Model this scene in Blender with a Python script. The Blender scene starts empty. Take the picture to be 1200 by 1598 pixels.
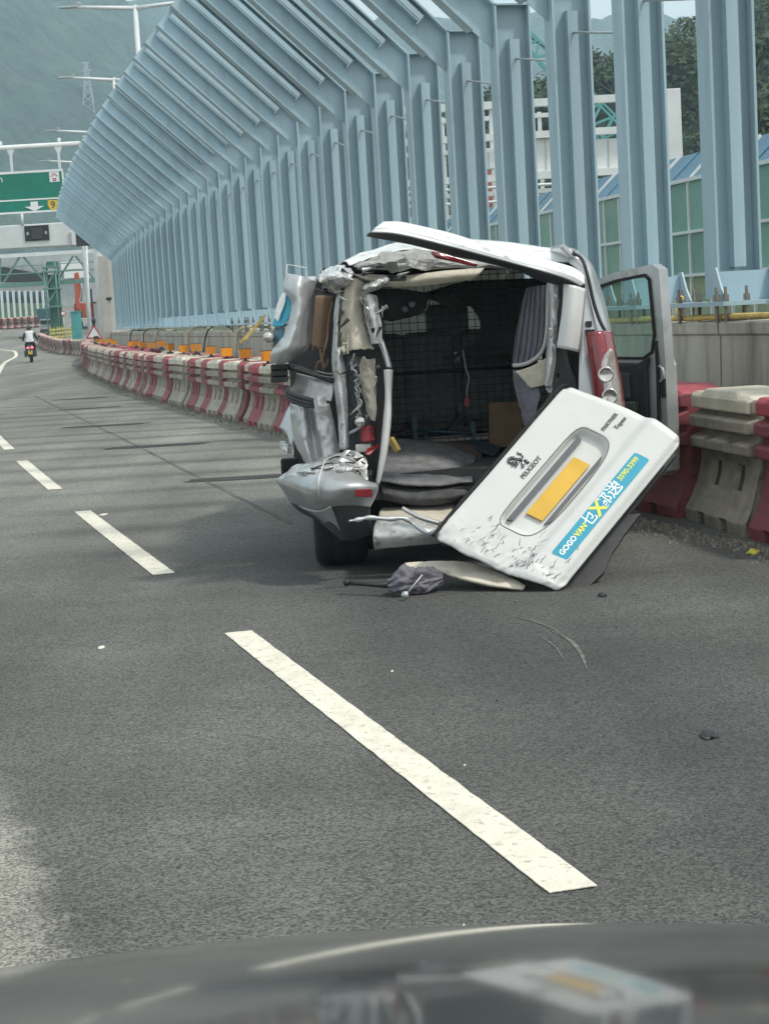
import bpy, bmesh, math, random
from mathutils import Vector, Matrix, noise

# ------------------------------------------------------------------ camera, sky, sun, exposure
sc = bpy.context.scene
COL = sc.collection
CAM_H, FPX = 1.45, 2700.0                     # eye height; focal length in pixels of a 1200 px wide frame
PITCH, ROLL = math.atan(314 / 2700.0), 0.058
_F = Vector((0, math.cos(PITCH), -math.sin(PITCH)))
_R0, _U0 = Vector((1, 0, 0)), Vector((0, math.sin(PITCH), math.cos(PITCH)))
# world 'down' must read (sin r, cos r) in the picture: turn the camera clockwise about its axis
RT = _R0 * math.cos(ROLL) - _U0 * math.sin(ROLL)
UP = _R0 * math.sin(ROLL) + _U0 * math.cos(ROLL)
CAM = Vector((0, 0, CAM_H))
cd = bpy.data.cameras.new('camera'); cam = bpy.data.objects.new('camera', cd); COL.objects.link(cam)
cd.sensor_fit = 'HORIZONTAL'; cd.sensor_width = 36; cd.lens = 36 * FPX / 1200
cd.clip_start = 0.05; cd.clip_end = 12000
m4 = Matrix((RT, UP, -_F)).transposed().to_4x4(); m4.translation = CAM
cam.matrix_world = m4
sc.camera = cam

SUN_TO = Vector((0.52, -0.22, 0.83)).normalized()
w = bpy.data.worlds.new('World'); sc.world = w; w.use_nodes = True
nt = w.node_tree; nt.nodes.clear()
sky = nt.nodes.new('ShaderNodeTexSky'); sky.sky_type = 'NISHITA'; sky.sun_disc = False
sky.sun_elevation = math.asin(SUN_TO.z); sky.sun_rotation = math.atan2(SUN_TO.x, SUN_TO.y)
sky.air_density = 1.0; sky.dust_density = 4.0; sky.ozone_density = 1.0
mixn = nt.nodes.new('ShaderNodeMix'); mixn.data_type = 'RGBA'; mixn.inputs[0].default_value = 0.72
mixn.inputs[7].default_value = (9.5, 10.0, 10.0, 1)      # thin bright overcast veil over the blue
bg = nt.nodes.new('ShaderNodeBackground'); bg.inputs[1].default_value = 0.11
wo = nt.nodes.new('ShaderNodeOutputWorld')
nt.links.new(sky.outputs[0], mixn.inputs[6]); nt.links.new(mixn.outputs[2], bg.inputs[0])
nt.links.new(bg.outputs[0], wo.inputs[0])
sd = bpy.data.lights.new('sun', 'SUN'); sd.energy = 2.5; sd.angle = math.radians(5); sd.color = (1.0, 0.95, 0.87)
so = bpy.data.objects.new('sun', sd); COL.objects.link(so)
so.rotation_euler = (-SUN_TO).to_track_quat('-Z', 'Y').to_euler()
sc.view_settings.view_transform = 'Standard'; sc.view_settings.look = 'None'
sc.view_settings.exposure = 0.27; sc.view_settings.gamma = 1; sc.view_settings.use_curve_mapping = False
try:
    sc.cycles.use_denoising = True
    sc.cycles.volume_bounces = 3; sc.cycles.max_bounces = 8
    sc.cycles.volume_step_rate = 5
except Exception: pass

# ------------------------------------------------------------------ where things are
def at(px, py, d):
    """the point on the sight line of a photo pixel that is d metres ahead"""
    r = RT * ((px - 600) / FPX) - UP * ((py - 799) / FPX) + _F
    return CAM + r * (d / r.y)
def gz(y):
    if y < 100: return 0.0
    if y < 134: return 0.0015 * (y - 100) ** 2
    return 1.734 + 0.09 * (min(y, 200) - 134)
def gnd(px, py, z=0.0):
    r = RT * ((px - 600) / FPX) - UP * ((py - 799) / FPX) + _F
    return CAM + r * ((z - CAM_H) / r.z)
def P(y):
    if y > 120: return P(120) + (-0.285 + 0.00185 * 110) * (y - 120)
    return -0.285 * (y - 10) + 0.000925 * (y - 10) ** 2
def slope(y): return -0.285 + 0.00185 * (min(y, 120) - 10)
def heading(y): return math.atan2(-slope(y), 1.0)      # rotation about z that turns +y onto the road direction
WALL = 3.41                                             # parapet offset from the road reference line
def wall_x(y): return WALL + 0.0015 * (y - 12) + P(y)

# ------------------------------------------------------------------ materials
MATS = {}
def mat(name, col, rough=0.6, metal=0.0, var=0.0, vscale=4.0, bump=0.0, bscale=30.0, coat=0.0, alpha_t=0.0,
        col2=None, c2scale=2.0, c2amt=0.5, objvar=0.0, ior=1.45, emit=None, spec=None, streak=False):
    m = bpy.data.materials.new(name); m.use_nodes = True
    n, l = m.node_tree.nodes, m.node_tree.links
    b = n['Principled BSDF']
    b.inputs['Base Color'].default_value = (*col, 1); b.inputs['Roughness'].default_value = rough
    b.inputs['Metallic'].default_value = metal; b.inputs['IOR'].default_value = ior
    if coat: b.inputs['Coat Weight'].default_value = coat; b.inputs['Coat Roughness'].default_value = 0.08
    if alpha_t: b.inputs['Transmission Weight'].default_value = alpha_t
    if spec is not None: b.inputs['Specular IOR Level'].default_value = spec
    if emit: b.inputs['Emission Color'].default_value = (*emit[0], 1); b.inputs['Emission Strength'].default_value = emit[1]
    tc = n.new('ShaderNodeTexCoord'); src = None
    mp = None
    if streak:
        mp = n.new('ShaderNodeMapping'); mp.inputs['Scale'].default_value = (1, 1, 0.12)
        l.new(tc.outputs['Object'], mp.inputs[0])
    vec = mp.outputs[0] if mp else tc.outputs['Object']
    if col2:
        t = n.new('ShaderNodeTexNoise'); t.inputs['Scale'].default_value = c2scale; t.inputs['Detail'].default_value = 6
        t.inputs['Roughness'].default_value = 0.65
        l.new(vec, t.inputs['Vector'])
        r = n.new('ShaderNodeValToRGB'); r.color_ramp.elements[0].position = 0.62 - 0.3 * c2amt
        r.color_ramp.elements[1].position = 0.75
        l.new(t.outputs[0], r.inputs[0])
        mx = n.new('ShaderNodeMix'); mx.data_type = 'RGBA'
        mx.inputs[6].default_value = (*col, 1); mx.inputs[7].default_value = (*col2, 1)
        l.new(r.outputs[0], mx.inputs[0]); src = mx.outputs[2]
    if var or objvar:
        hs = n.new('ShaderNodeHueSaturation')
        if src: l.new(src, hs.inputs['Color'])
        else: hs.inputs['Color'].default_value = (*col, 1)
        last = None
        if var:
            t = n.new('ShaderNodeTexNoise'); t.inputs['Scale'].default_value = vscale; t.inputs['Detail'].default_value = 7
            l.new(vec, t.inputs['Vector'])
            mr = n.new('ShaderNodeMapRange'); mr.inputs[1].default_value = 0.3; mr.inputs[2].default_value = 0.7
            mr.inputs[3].default_value = 1 - var; mr.inputs[4].default_value = 1 + var
            l.new(t.outputs[0], mr.inputs[0]); last = mr.outputs[0]
        if objvar:
            oi = n.new('ShaderNodeObjectInfo'); mr2 = n.new('ShaderNodeMapRange')
            mr2.inputs[3].default_value = 1 - objvar; mr2.inputs[4].default_value = 1 + objvar
            l.new(oi.outputs['Random'], mr2.inputs[0])
            if last:
                mm = n.new('ShaderNodeMath'); mm.operation = 'MULTIPLY'
                l.new(last, mm.inputs[0]); l.new(mr2.outputs[0], mm.inputs[1]); last = mm.outputs[0]
            else: last = mr2.outputs[0]
        l.new(last, hs.inputs['Value']); src = hs.outputs[0]
    if src: l.new(src, b.inputs['Base Color'])
    if bump:
        t = n.new('ShaderNodeTexNoise'); t.inputs['Scale'].default_value = bscale; t.inputs['Detail'].default_value = 5
        l.new(tc.outputs['Object'], t.inputs['Vector'])
        bp = n.new('ShaderNodeBump'); bp.inputs['Strength'].default_value = bump; bp.inputs['Distance'].default_value = 0.02
        l.new(t.outputs[0], bp.inputs['Height']); l.new(bp.outputs[0], b.inputs['Normal'])
    MATS[name] = m
    return m

M = {}
M['silver'] = mat('silver_paint', (0.46, 0.475, 0.475), 0.33, 0.5, 0.12, 6, 0.10, 9, coat=0.4, col2=(0.26, 0.26, 0.25), c2scale=5, c2amt=0.3)
M['silver_rough'] = mat('creased_silver_paint', (0.60, 0.61, 0.60), 0.38, 0.4, 0.22, 9, 0.25, 30, coat=0.3, col2=(0.07, 0.07, 0.065), c2scale=18, c2amt=0.30)
M['primer'] = mat('bare_grey_primer', (0.30, 0.30, 0.285), 0.55, 0.1, 0.22, 8, 0.3, 24, col2=(0.10, 0.10, 0.095), c2scale=12, c2amt=0.3)
M['white_paint'] = mat('white_paint', (0.60, 0.61, 0.59), 0.28, 0.0, 0.04, 3, 0.0, coat=0.6, col2=(0.56, 0.555, 0.52), c2scale=2.5, c2amt=0.4)
M['white_scuff'] = mat('scuffed_white_paint', (0.74, 0.75, 0.73), 0.35, 0.0, 0.06, 6, 0.15, 20, coat=0.4, col2=(0.07, 0.07, 0.07), c2scale=11, c2amt=0.15)
M['black_plastic'] = mat('black_plastic', (0.022, 0.023, 0.024), 0.5, 0, 0.25, 12, 0.1, 60)
M['dark_grey'] = mat('dark_grey_plastic', (0.05, 0.052, 0.054), 0.6, 0, 0.2, 10, 0.1, 50)
M['rubber'] = mat('tyre_rubber', (0.018, 0.018, 0.018), 0.85, 0, 0.3, 15, 0.2, 40)
M['rim'] = mat('wheel_rim', (0.35, 0.36, 0.36), 0.35, 0.8, 0.2, 10)
M['interior'] = mat('interior_lining', (0.06, 0.062, 0.06), 0.9, 0, 0.2, 8, 0.2, 40)
M['seat'] = mat('seat_fabric', (0.20, 0.21, 0.205), 0.95, 0, 0.25, 20, 0.3, 80)
M['wire'] = mat('partition_wire', (0.015, 0.015, 0.016), 0.5, 0.3)
M['cream'] = mat('cream_trim', (0.55, 0.51, 0.42), 0.75, 0, 0.15, 7, 0.4, 18, col2=(0.22, 0.19, 0.14), c2scale=7, c2amt=0.25)
M['board'] = mat('brown_hardboard', (0.23, 0.15, 0.095), 0.85, 0, 0.15, 10, 0.2, 30)
M['board2'] = mat('dull_brown_board', (0.14, 0.105, 0.075), 0.85, 0, 0.2, 8, 0.2, 30)
M['felt'] = mat('grey_felt', (0.19, 0.19, 0.195), 0.98, 0, 0.3, 14, 0.5, 60)
M['felt_dark'] = mat('dark_felt', (0.075, 0.075, 0.078), 0.98, 0, 0.3, 14, 0.5, 60)
M['headlining'] = mat('dull_grey_headlining', (0.16, 0.155, 0.14), 0.95, 0, 0.15, 5)
M['cloth'] = mat('grey_curtain', (0.17, 0.17, 0.195), 0.95, 0, 0.15, 10, 0.3, 50)
M['piping'] = mat('pale_piping', (0.5, 0.5, 0.48), 0.7)
M['teal_steel'] = mat('teal_painted_steel', (0.05, 0.09, 0.11), 0.5, 0.3, 0.2, 10)
M['red_lens'] = mat('red_lens', (0.20, 0.008, 0.014), 0.12, 0, 0.25, 25, coat=1.0)
M['red_trim'] = mat('dull_red_plastic', (0.27, 0.02, 0.03), 0.35, 0, 0.2, 12)
M['clear_lens'] = mat('smoked_clear_lens', (0.42, 0.40, 0.38), 0.12, 0.35, 0.3, 22, coat=1.0)
M['lamp_rim'] = mat('lamp_reflector', (0.6, 0.58, 0.55), 0.2, 0.8)
M['dusty_glass'] = mat('dusty_windscreen_glass', (0.52, 0.56, 0.50), 0.5, alpha_t=0.55, ior=1.2, var=0.2, vscale=3)
M['glass'] = mat('tinted_glass', (0.55, 0.72, 0.68), 0.02, alpha_t=0.92, ior=1.1)
M['sticker'] = mat('blue_sticker', (0.03, 0.32, 0.45), 0.4, 0, 0.08, 6, coat=0.3)
M['sticker_white'] = mat('white_print', (0.8, 0.82, 0.8), 0.5)
M['sticker_yellow'] = mat('yellow_print', (0.75, 0.72, 0.10), 0.5)
M['plate'] = mat('yellow_plate', (0.66, 0.40, 0.05), 0.45, 0, 0.08, 9)
M['plate_dull'] = mat('tan_plate_cover', (0.50, 0.38, 0.17), 0.6, 0, 0.03, 4)
M['chrome'] = mat('dark_chrome', (0.16, 0.165, 0.17), 0.25, 0.9)
M['letter'] = mat('grey_lettering', (0.10, 0.10, 0.10), 0.4, 0.4)
M['scratch'] = mat('grey_scuff', (0.13, 0.13, 0.125), 0.8, 0, 0.3, 30)
M['steel_blue'] = mat('pale_blue_steel', (0.345, 0.475, 0.535), 0.48, 0.0, 0.10, 3, 0.04, 30, objvar=0.08, col2=(0.27, 0.34, 0.36), c2scale=2.2, c2amt=0.35, streak=True)
M['steel_bolt'] = mat('anchor_bolt_steel', (0.24, 0.22, 0.19), 0.5, 0.5, 0.3, 30)
M['galv'] = mat('galvanised_steel', (0.42, 0.45, 0.46), 0.45, 0.4, 0.15, 6)
M['lamp_white'] = mat('pale_grey_pole_paint', (0.62, 0.66, 0.66), 0.5, 0, 0.06, 5)
M['concrete'] = mat('stained_concrete', (0.40, 0.385, 0.325), 0.85, 0, 0.16, 2.2, 0.25, 25, col2=(0.12, 0.12, 0.10), c2scale=3.2, c2amt=0.5, streak=True)
M['concrete_pale'] = mat('pale_concrete', (0.44, 0.43, 0.39), 0.85, 0, 0.12, 2, 0.2, 25)
M['hose_yellow'] = mat('yellow_hose', (0.55, 0.40, 0.12), 0.6, 0, 0.2, 12)
M['hose_dark'] = mat('dark_hose', (0.05, 0.05, 0.045), 0.7)
M['hose_cream'] = mat('cream_hose', (0.55, 0.50, 0.36), 0.65, 0, 0.15, 10)
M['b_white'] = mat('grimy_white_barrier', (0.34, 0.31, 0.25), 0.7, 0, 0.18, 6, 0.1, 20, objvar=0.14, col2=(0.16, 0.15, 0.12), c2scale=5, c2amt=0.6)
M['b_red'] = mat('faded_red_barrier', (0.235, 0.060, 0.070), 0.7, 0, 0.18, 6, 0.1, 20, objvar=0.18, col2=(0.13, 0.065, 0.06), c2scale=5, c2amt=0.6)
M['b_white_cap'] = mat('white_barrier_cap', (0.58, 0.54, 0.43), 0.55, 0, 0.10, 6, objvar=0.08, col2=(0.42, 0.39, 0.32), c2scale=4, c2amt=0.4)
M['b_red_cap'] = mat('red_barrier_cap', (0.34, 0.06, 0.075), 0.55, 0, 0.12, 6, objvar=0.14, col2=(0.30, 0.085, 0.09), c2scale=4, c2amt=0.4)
M['b_dark'] = mat('barrier_slot_shade', (0.07, 0.06, 0.05), 0.9)  # dark colour stands in for shade inside the slots and foot holes
M['amber'] = mat('amber_lens', (0.72, 0.27, 0.02), 0.25, 0, 0.12, 20, coat=0.6, objvar=0.1)
M['line'] = mat('road_paint', (0.68, 0.645, 0.54), 0.75, 0, 0.12, 9, 0.5, 90, col2=(0.20, 0.19, 0.16), c2scale=30, c2amt=0.22)
M['tar'] = mat('tar_patch', (0.035, 0.035, 0.034), 0.8, 0, 0.3, 6, 0.3, 60)
M['seam'] = mat('joint_seam', (0.11, 0.105, 0.092), 0.9, 0, 0.3, 8)
M['white_steel'] = mat('white_steel', (0.66, 0.69, 0.68), 0.5, 0, 0.07, 2)
M['grey_panel'] = mat('grey_panel', (0.40, 0.43, 0.43), 0.6, 0, 0.1, 2)
M['sign_green'] = mat('sign_green', (0.0, 0.185, 0.125), 0.45, 0, 0.12, 1.2)
M['sign_white'] = mat('sign_white', (0.78, 0.80, 0.78), 0.5)
M['sign_red'] = mat('sign_red', (0.45, 0.03, 0.04), 0.5)
M['sign_black'] = mat('sign_black', (0.02, 0.02, 0.02), 0.5)
M['sign_yellow'] = mat('sign_yellow', (0.70, 0.48, 0.05), 0.5)
M['green_steel'] = mat('green_steel', (0.12, 0.25, 0.195), 0.55, 0, 0.12, 3)
M['green_net'] = mat('green_scaffold_net', (0.06, 0.16, 0.11), 0.8, 0, 0.25, 3)
M['pale_green_panel'] = mat('pale_green_panel', (0.26, 0.42, 0.26), 0.6, 0, 0.1, 2)
M['orange'] = mat('orange_machine', (0.50, 0.11, 0.05), 0.5, 0, 0.2, 4)
M['teal_cab'] = mat('teal_cabinet', (0.07, 0.30, 0.30), 0.5, 0, 0.12, 3)
M['truck_blue'] = mat('slate_blue_tarp', (0.06, 0.13, 0.17), 0.6, 0, 0.15, 3)
M['pale_yellow'] = mat('yellow_frame', (0.62, 0.52, 0.13), 0.55, 0, 0.15, 4)
M['green_glass'] = mat('green_glazing', (0.13, 0.29, 0.225), 0.2, 0, 0.12, 0.8, coat=0.3, objvar=0.15)
M['green_panel'] = mat('olive_acoustic_panel', (0.25, 0.31, 0.19), 0.6, 0, 0.08, 3)
M['blue_glass'] = mat('blue_glazing', (0.02, 0.115, 0.19), 0.35, 0, 0.15, 1.0, objvar=0.25, spec=0.3)
M['crane_teal'] = mat('teal_crane_lattice', (0.12, 0.38, 0.38), 0.55)
M['pylon'] = mat('grey_pylon_steel', (0.36, 0.39, 0.40), 0.5)
M['leaf'] = mat('dark_foliage', (0.032, 0.056, 0.028), 0.8, 0, 0.35, 0.35)
M['leaf2'] = mat('mid_foliage', (0.052, 0.082, 0.036), 0.8, 0, 0.35, 0.35)
M['bark'] = mat('tree_bark', (0.09, 0.075, 0.06), 0.9)
M['skin'] = mat('skin', (0.42, 0.27, 0.20), 0.6)
M['cloth_white'] = mat('white_vest', (0.75, 0.77, 0.80), 0.85)
M['cloth_dark'] = mat('dark_clothes', (0.03, 0.03, 0.035), 0.9)
M['helmet'] = mat('dark_helmet', (0.05, 0.05, 0.055), 0.25, coat=0.8)
M['tail_lit'] = mat('lit_red_tail_lamp', (0.6, 0.02, 0.03), 0.2, emit=((1.0, 0.12, 0.14), 2.5))
M['umb'] = mat('mauve_grey_umbrella_cloth', (0.125, 0.118, 0.14), 0.6, 0, 0.2, 15, 0.2, 60)
M['bright_yellow'] = mat('bright_yellow_plastic', (0.55, 0.50, 0.05), 0.5)

# bonnet of the camera car: dark grey paint under a dusty clear coat
M['bonnet'] = mat('dusty_dark_grey_paint', (0.052, 0.055, 0.055), 0.35, 0.3, 0.05, 3, coat=1.0)
M['bonnet'].node_tree.nodes['Principled BSDF'].inputs['Coat Roughness'].default_value = 0.075

# ------------------------------------------------------------------ mesh helpers
class MB:
    def __init__(s): s.v, s.f, s.mi, s.sm = [], [], [], []
    def add(s, vs, fs, mi=0, smooth=False):
        o = len(s.v); s.v += [Vector(p) for p in vs]
        for f in fs: s.f.append([i + o for i in f]); s.mi.append(mi); s.sm.append(smooth)
        return s
    def box(s, c, size, rot=None, mi=0, taper=1.0):
        hx, hy, hz = [q / 2 for q in size]; c = Vector(c)
        vs = []
        for z in (-1, 1):
            t = taper if z > 0 else 1.0
            for x, y in ((-1, -1), (1, -1), (1, 1), (-1, 1)):
                p = Vector((x * hx * t, y * hy * t, z * hz))
                if rot is not None: p = rot @ p
                vs.append(c + p)
        s.add(vs, [(3, 2, 1, 0), (4, 5, 6, 7), (0, 1, 5, 4), (1, 2, 6, 5), (2, 3, 7, 6), (3, 0, 4, 7)], mi); return s
    def bar(s, a, b, wd, ht, up=(0, 0, 1), mi=0):
        a, b = Vector(a), Vector(b); d = (b - a); L = d.length
        if L < 1e-6: return s
        d.normalize(); up = Vector(up); x = d.cross(up)
        if x.length < 1e-4: x = d.cross(Vector((1, 0, 0)))
        x.normalize(); z = x.cross(d).normalized()
        return s.box((a + b) / 2, (wd, L, ht), Matrix((x, d, z)).transposed(), mi)
    def tube(s, pts, r, n=8, mi=0, cap=True, smooth=True):
        pts = [Vector(p) for p in pts]; rs = r if isinstance(r, (list, tuple)) else [r] * len(pts)
        vs, fs = [], []; ref = None
        for i, p in enumerate(pts):
            d = (pts[min(i + 1, len(pts) - 1)] - pts[max(i - 1, 0)])
            if d.length < 1e-9: d = Vector((0, 0, 1))
            d.normalize()
            if ref is None: ref = d.orthogonal().normalized()
            x = (ref - d * ref.dot(d))
            if x.length < 1e-5: x = d.orthogonal()
            x.normalize(); ref = x; y = d.cross(x)
            for k in range(n):
                a = 2 * math.pi * k / n
                vs.append(p + (x * math.cos(a) + y * math.sin(a)) * rs[i])
        for i in range(len(pts) - 1):
            for k in range(n):
                fs.append((i * n + k, i * n + (k + 1) % n, (i + 1) * n + (k + 1) % n, (i + 1) * n + k))
        o = len(s.v); s.add(vs, fs, mi, smooth)
        if cap:
            s.f.append([o + k for k in range(n)][::-1]); s.mi.append(mi); s.sm.append(False)
            q = o + (len(pts) - 1) * n
            s.f.append([q + k for k in range(n)]); s.mi.append(mi); s.sm.append(False)
        return s
    def prism(s, poly, vec, mi=0):
        poly = [Vector(p) for p in poly]; vec = Vector(vec); n = len(poly)
        vs = poly + [p + vec for p in poly]
        fs = [tuple(range(n))[::-1], tuple(range(n, 2 * n))] + [(i, (i + 1) % n, n + (i + 1) % n, n + i) for i in range(n)]
        return s.add(vs, fs, mi)
    def lathe(s, prof, n=16, c=(0, 0, 0), axis='z', mi=0, smooth=True):
        vs, fs = [], []; c = Vector(c)
        for r, h in prof:
            for k in range(n):
                a = 2 * math.pi * k / n; x, y = r * math.cos(a), r * math.sin(a)
                vs.append(c + (Vector((x, y, h)) if axis == 'z' else Vector((h, x, y)) if axis == 'x' else Vector((x, h, y))))
        for i in range(len(prof) - 1):
            for k in range(n):
                fs.append((i * n + k, i * n + (k + 1) % n, (i + 1) * n + (k + 1) % n, (i + 1) * n + k))
        s.add(vs, fs, mi, smooth); return s
    def grid(s, rows, mi=0, smooth=True):
        nu, nv = len(rows), len(rows[0]); vs = [p for r in rows for p in r]; fs = []
        for i in range(nu - 1):
            for j in range(nv - 1):
                fs.append((i * nv + j, i * nv + j + 1, (i + 1) * nv + j + 1, (i + 1) * nv + j))
        return s.add(vs, fs, mi, smooth)
    def xform(s, mtx):
        s.v = [mtx @ p for p in s.v]; return s
    def mesh(s, name, mats):
        me = bpy.data.meshes.new(name); me.from_pydata([tuple(p) for p in s.v], [], s.f)
        for m_ in (mats if isinstance(mats, (list, tuple)) else [mats]): me.materials.append(m_)
        me.polygons.foreach_set('material_index', s.mi); me.polygons.foreach_set('use_smooth', s.sm)
        me.update(); return me
    def build(s, name, mats, parent=None, thick=0.0, bevel=0.0, off=0.0):
        me = s.mesh(name, mats)
        return place(me, name, parent, thick, bevel, off)
def place(me, name, parent=None, thick=0.0, bevel=0.0, off=0.0):
    o = bpy.data.objects.new(name, me); COL.objects.link(o)
    if parent is not None:
        mw = Matrix.LocRotScale(parent.location, parent.rotation_euler, None)
        if parent.parent is not None:
            mw = Matrix.LocRotScale(parent.parent.location, parent.parent.rotation_euler, None) @ mw
        me.transform(mw.inverted()); o.parent = parent
    if thick:
        md = o.modifiers.new('thickness', 'SOLIDIFY'); md.thickness = thick; md.offset = off
    if bevel:
        md = o.modifiers.new('edge', 'BEVEL'); md.width = bevel; md.segments = 2; md.limit_method = 'ANGLE'
    return o
def link_local(me, name, parent):                       # mesh already in the parent's own coordinates
    o = bpy.data.objects.new(name, me); COL.objects.link(o); o.parent = parent; return o
def tag(o, label=None, cat=None, group=None, kind=None):
    if label: o['label'] = label
    if cat: o['category'] = cat
    if group: o['group'] = group
    if kind: o['kind'] = kind
    return o
def empty(name, loc=(0, 0, 0), rz=0.0):
    o = bpy.data.objects.new(name, None); COL.objects.link(o); o.location = loc; o.rotation_euler = (0, 0, rz)
    o.empty_display_size = 0.2; return o
def copy_tree(o, parent=None):
    c = o.copy(); COL.objects.link(c)
    if parent is not None: c.parent = parent
    for ch in KIDS.get(o.name, []) or [x for x in o.children]:
        copy_tree(ch, c)
    return c
KIDS = {}
def cr(p0, p1, p2, p3, t):
    return 0.5 * ((2 * p1) + (p2 - p0) * t + (2 * p0 - 5 * p1 + 4 * p2 - p3) * t * t + (3 * p1 - p0 - 3 * p2 + p3) * t ** 3)
def spline(pts, n):
    pts = [Vector(p) for p in pts]; out = []
    m = len(pts) - 1
    for i in range(n + 1):
        q = i / n * m; k = min(int(q), m - 1); t = q - k
        out.append(cr(pts[max(k - 1, 0)], pts[k], pts[k + 1], pts[min(k + 2, m)], t))
    return out
def patch(rows, nu=10, nv=14, amp=0.0, freq=6.0, seed=0, crease=0.0, tall=False):
    """a smooth sheet through a net of points, crumpled by noise and folded by ridged noise"""
    rr = [spline(r, nv) for r in rows]
    cols = [spline([r[j] for r in rr], nu) for j in range(nv + 1)]
    g = [[cols[j][i] for j in range(nv + 1)] for i in range(nu + 1)]
    so_ = Vector((seed * 7.3, seed * 3.1, seed * 5.7))
    if amp or crease:
        for i in range(nu + 1):
            for j in range(nv + 1):
                p = g[i][j]; q = Vector((p.x * freq, p.y * freq, p.z * freq * (0.42 if tall else 1.0))) + so_
                dv = noise.noise_vector(q) * amp
                if crease:
                    rg = 1 - abs(noise.noise(q * 0.9)) * 2 + 0.6 * (1 - abs(noise.noise(q * 2.1 + Vector((5, 1, 2)))) * 2) + 0.32 * (1 - abs(noise.noise(q * 4.4)) * 2)
                    dv = dv + Vector((0.25, -1, 0.35)) * ((rg - 0.9) * crease) + noise.noise_vector(q * 2.7) * crease * 0.35
                g[i][j] = p + dv
    return g
def A(lst): return [at(*t) for t in lst]
def text_mesh(body, size, mtx, extrude=0.002, bold=0.0, align='CENTER'):
    cu = bpy.data.curves.new('txt', 'FONT'); cu.body = body; cu.size = size; cu.extrude = extrude; cu.offset = bold
    cu.align_x = align; cu.align_y = 'CENTER'
    o = bpy.data.objects.new('txt', cu); COL.objects.link(o)
    bpy.context.view_layer.update()
    me = bpy.data.meshes.new_from_object(o.evaluated_get(bpy.context.evaluated_depsgraph_get()))
    bpy.data.objects.remove(o); bpy.data.curves.remove(cu)
    me.transform(mtx); return me
def text(name, body, size, mtx, material, parent, extrude=0.002, bold=0.0):
    me = text_mesh(body, size, mtx, extrude, bold); me.materials.clear(); me.materials.append(material)
    for p in me.polygons: p.material_index = 0
    return place(me, name, parent)
rnd = random.Random(11)

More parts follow.
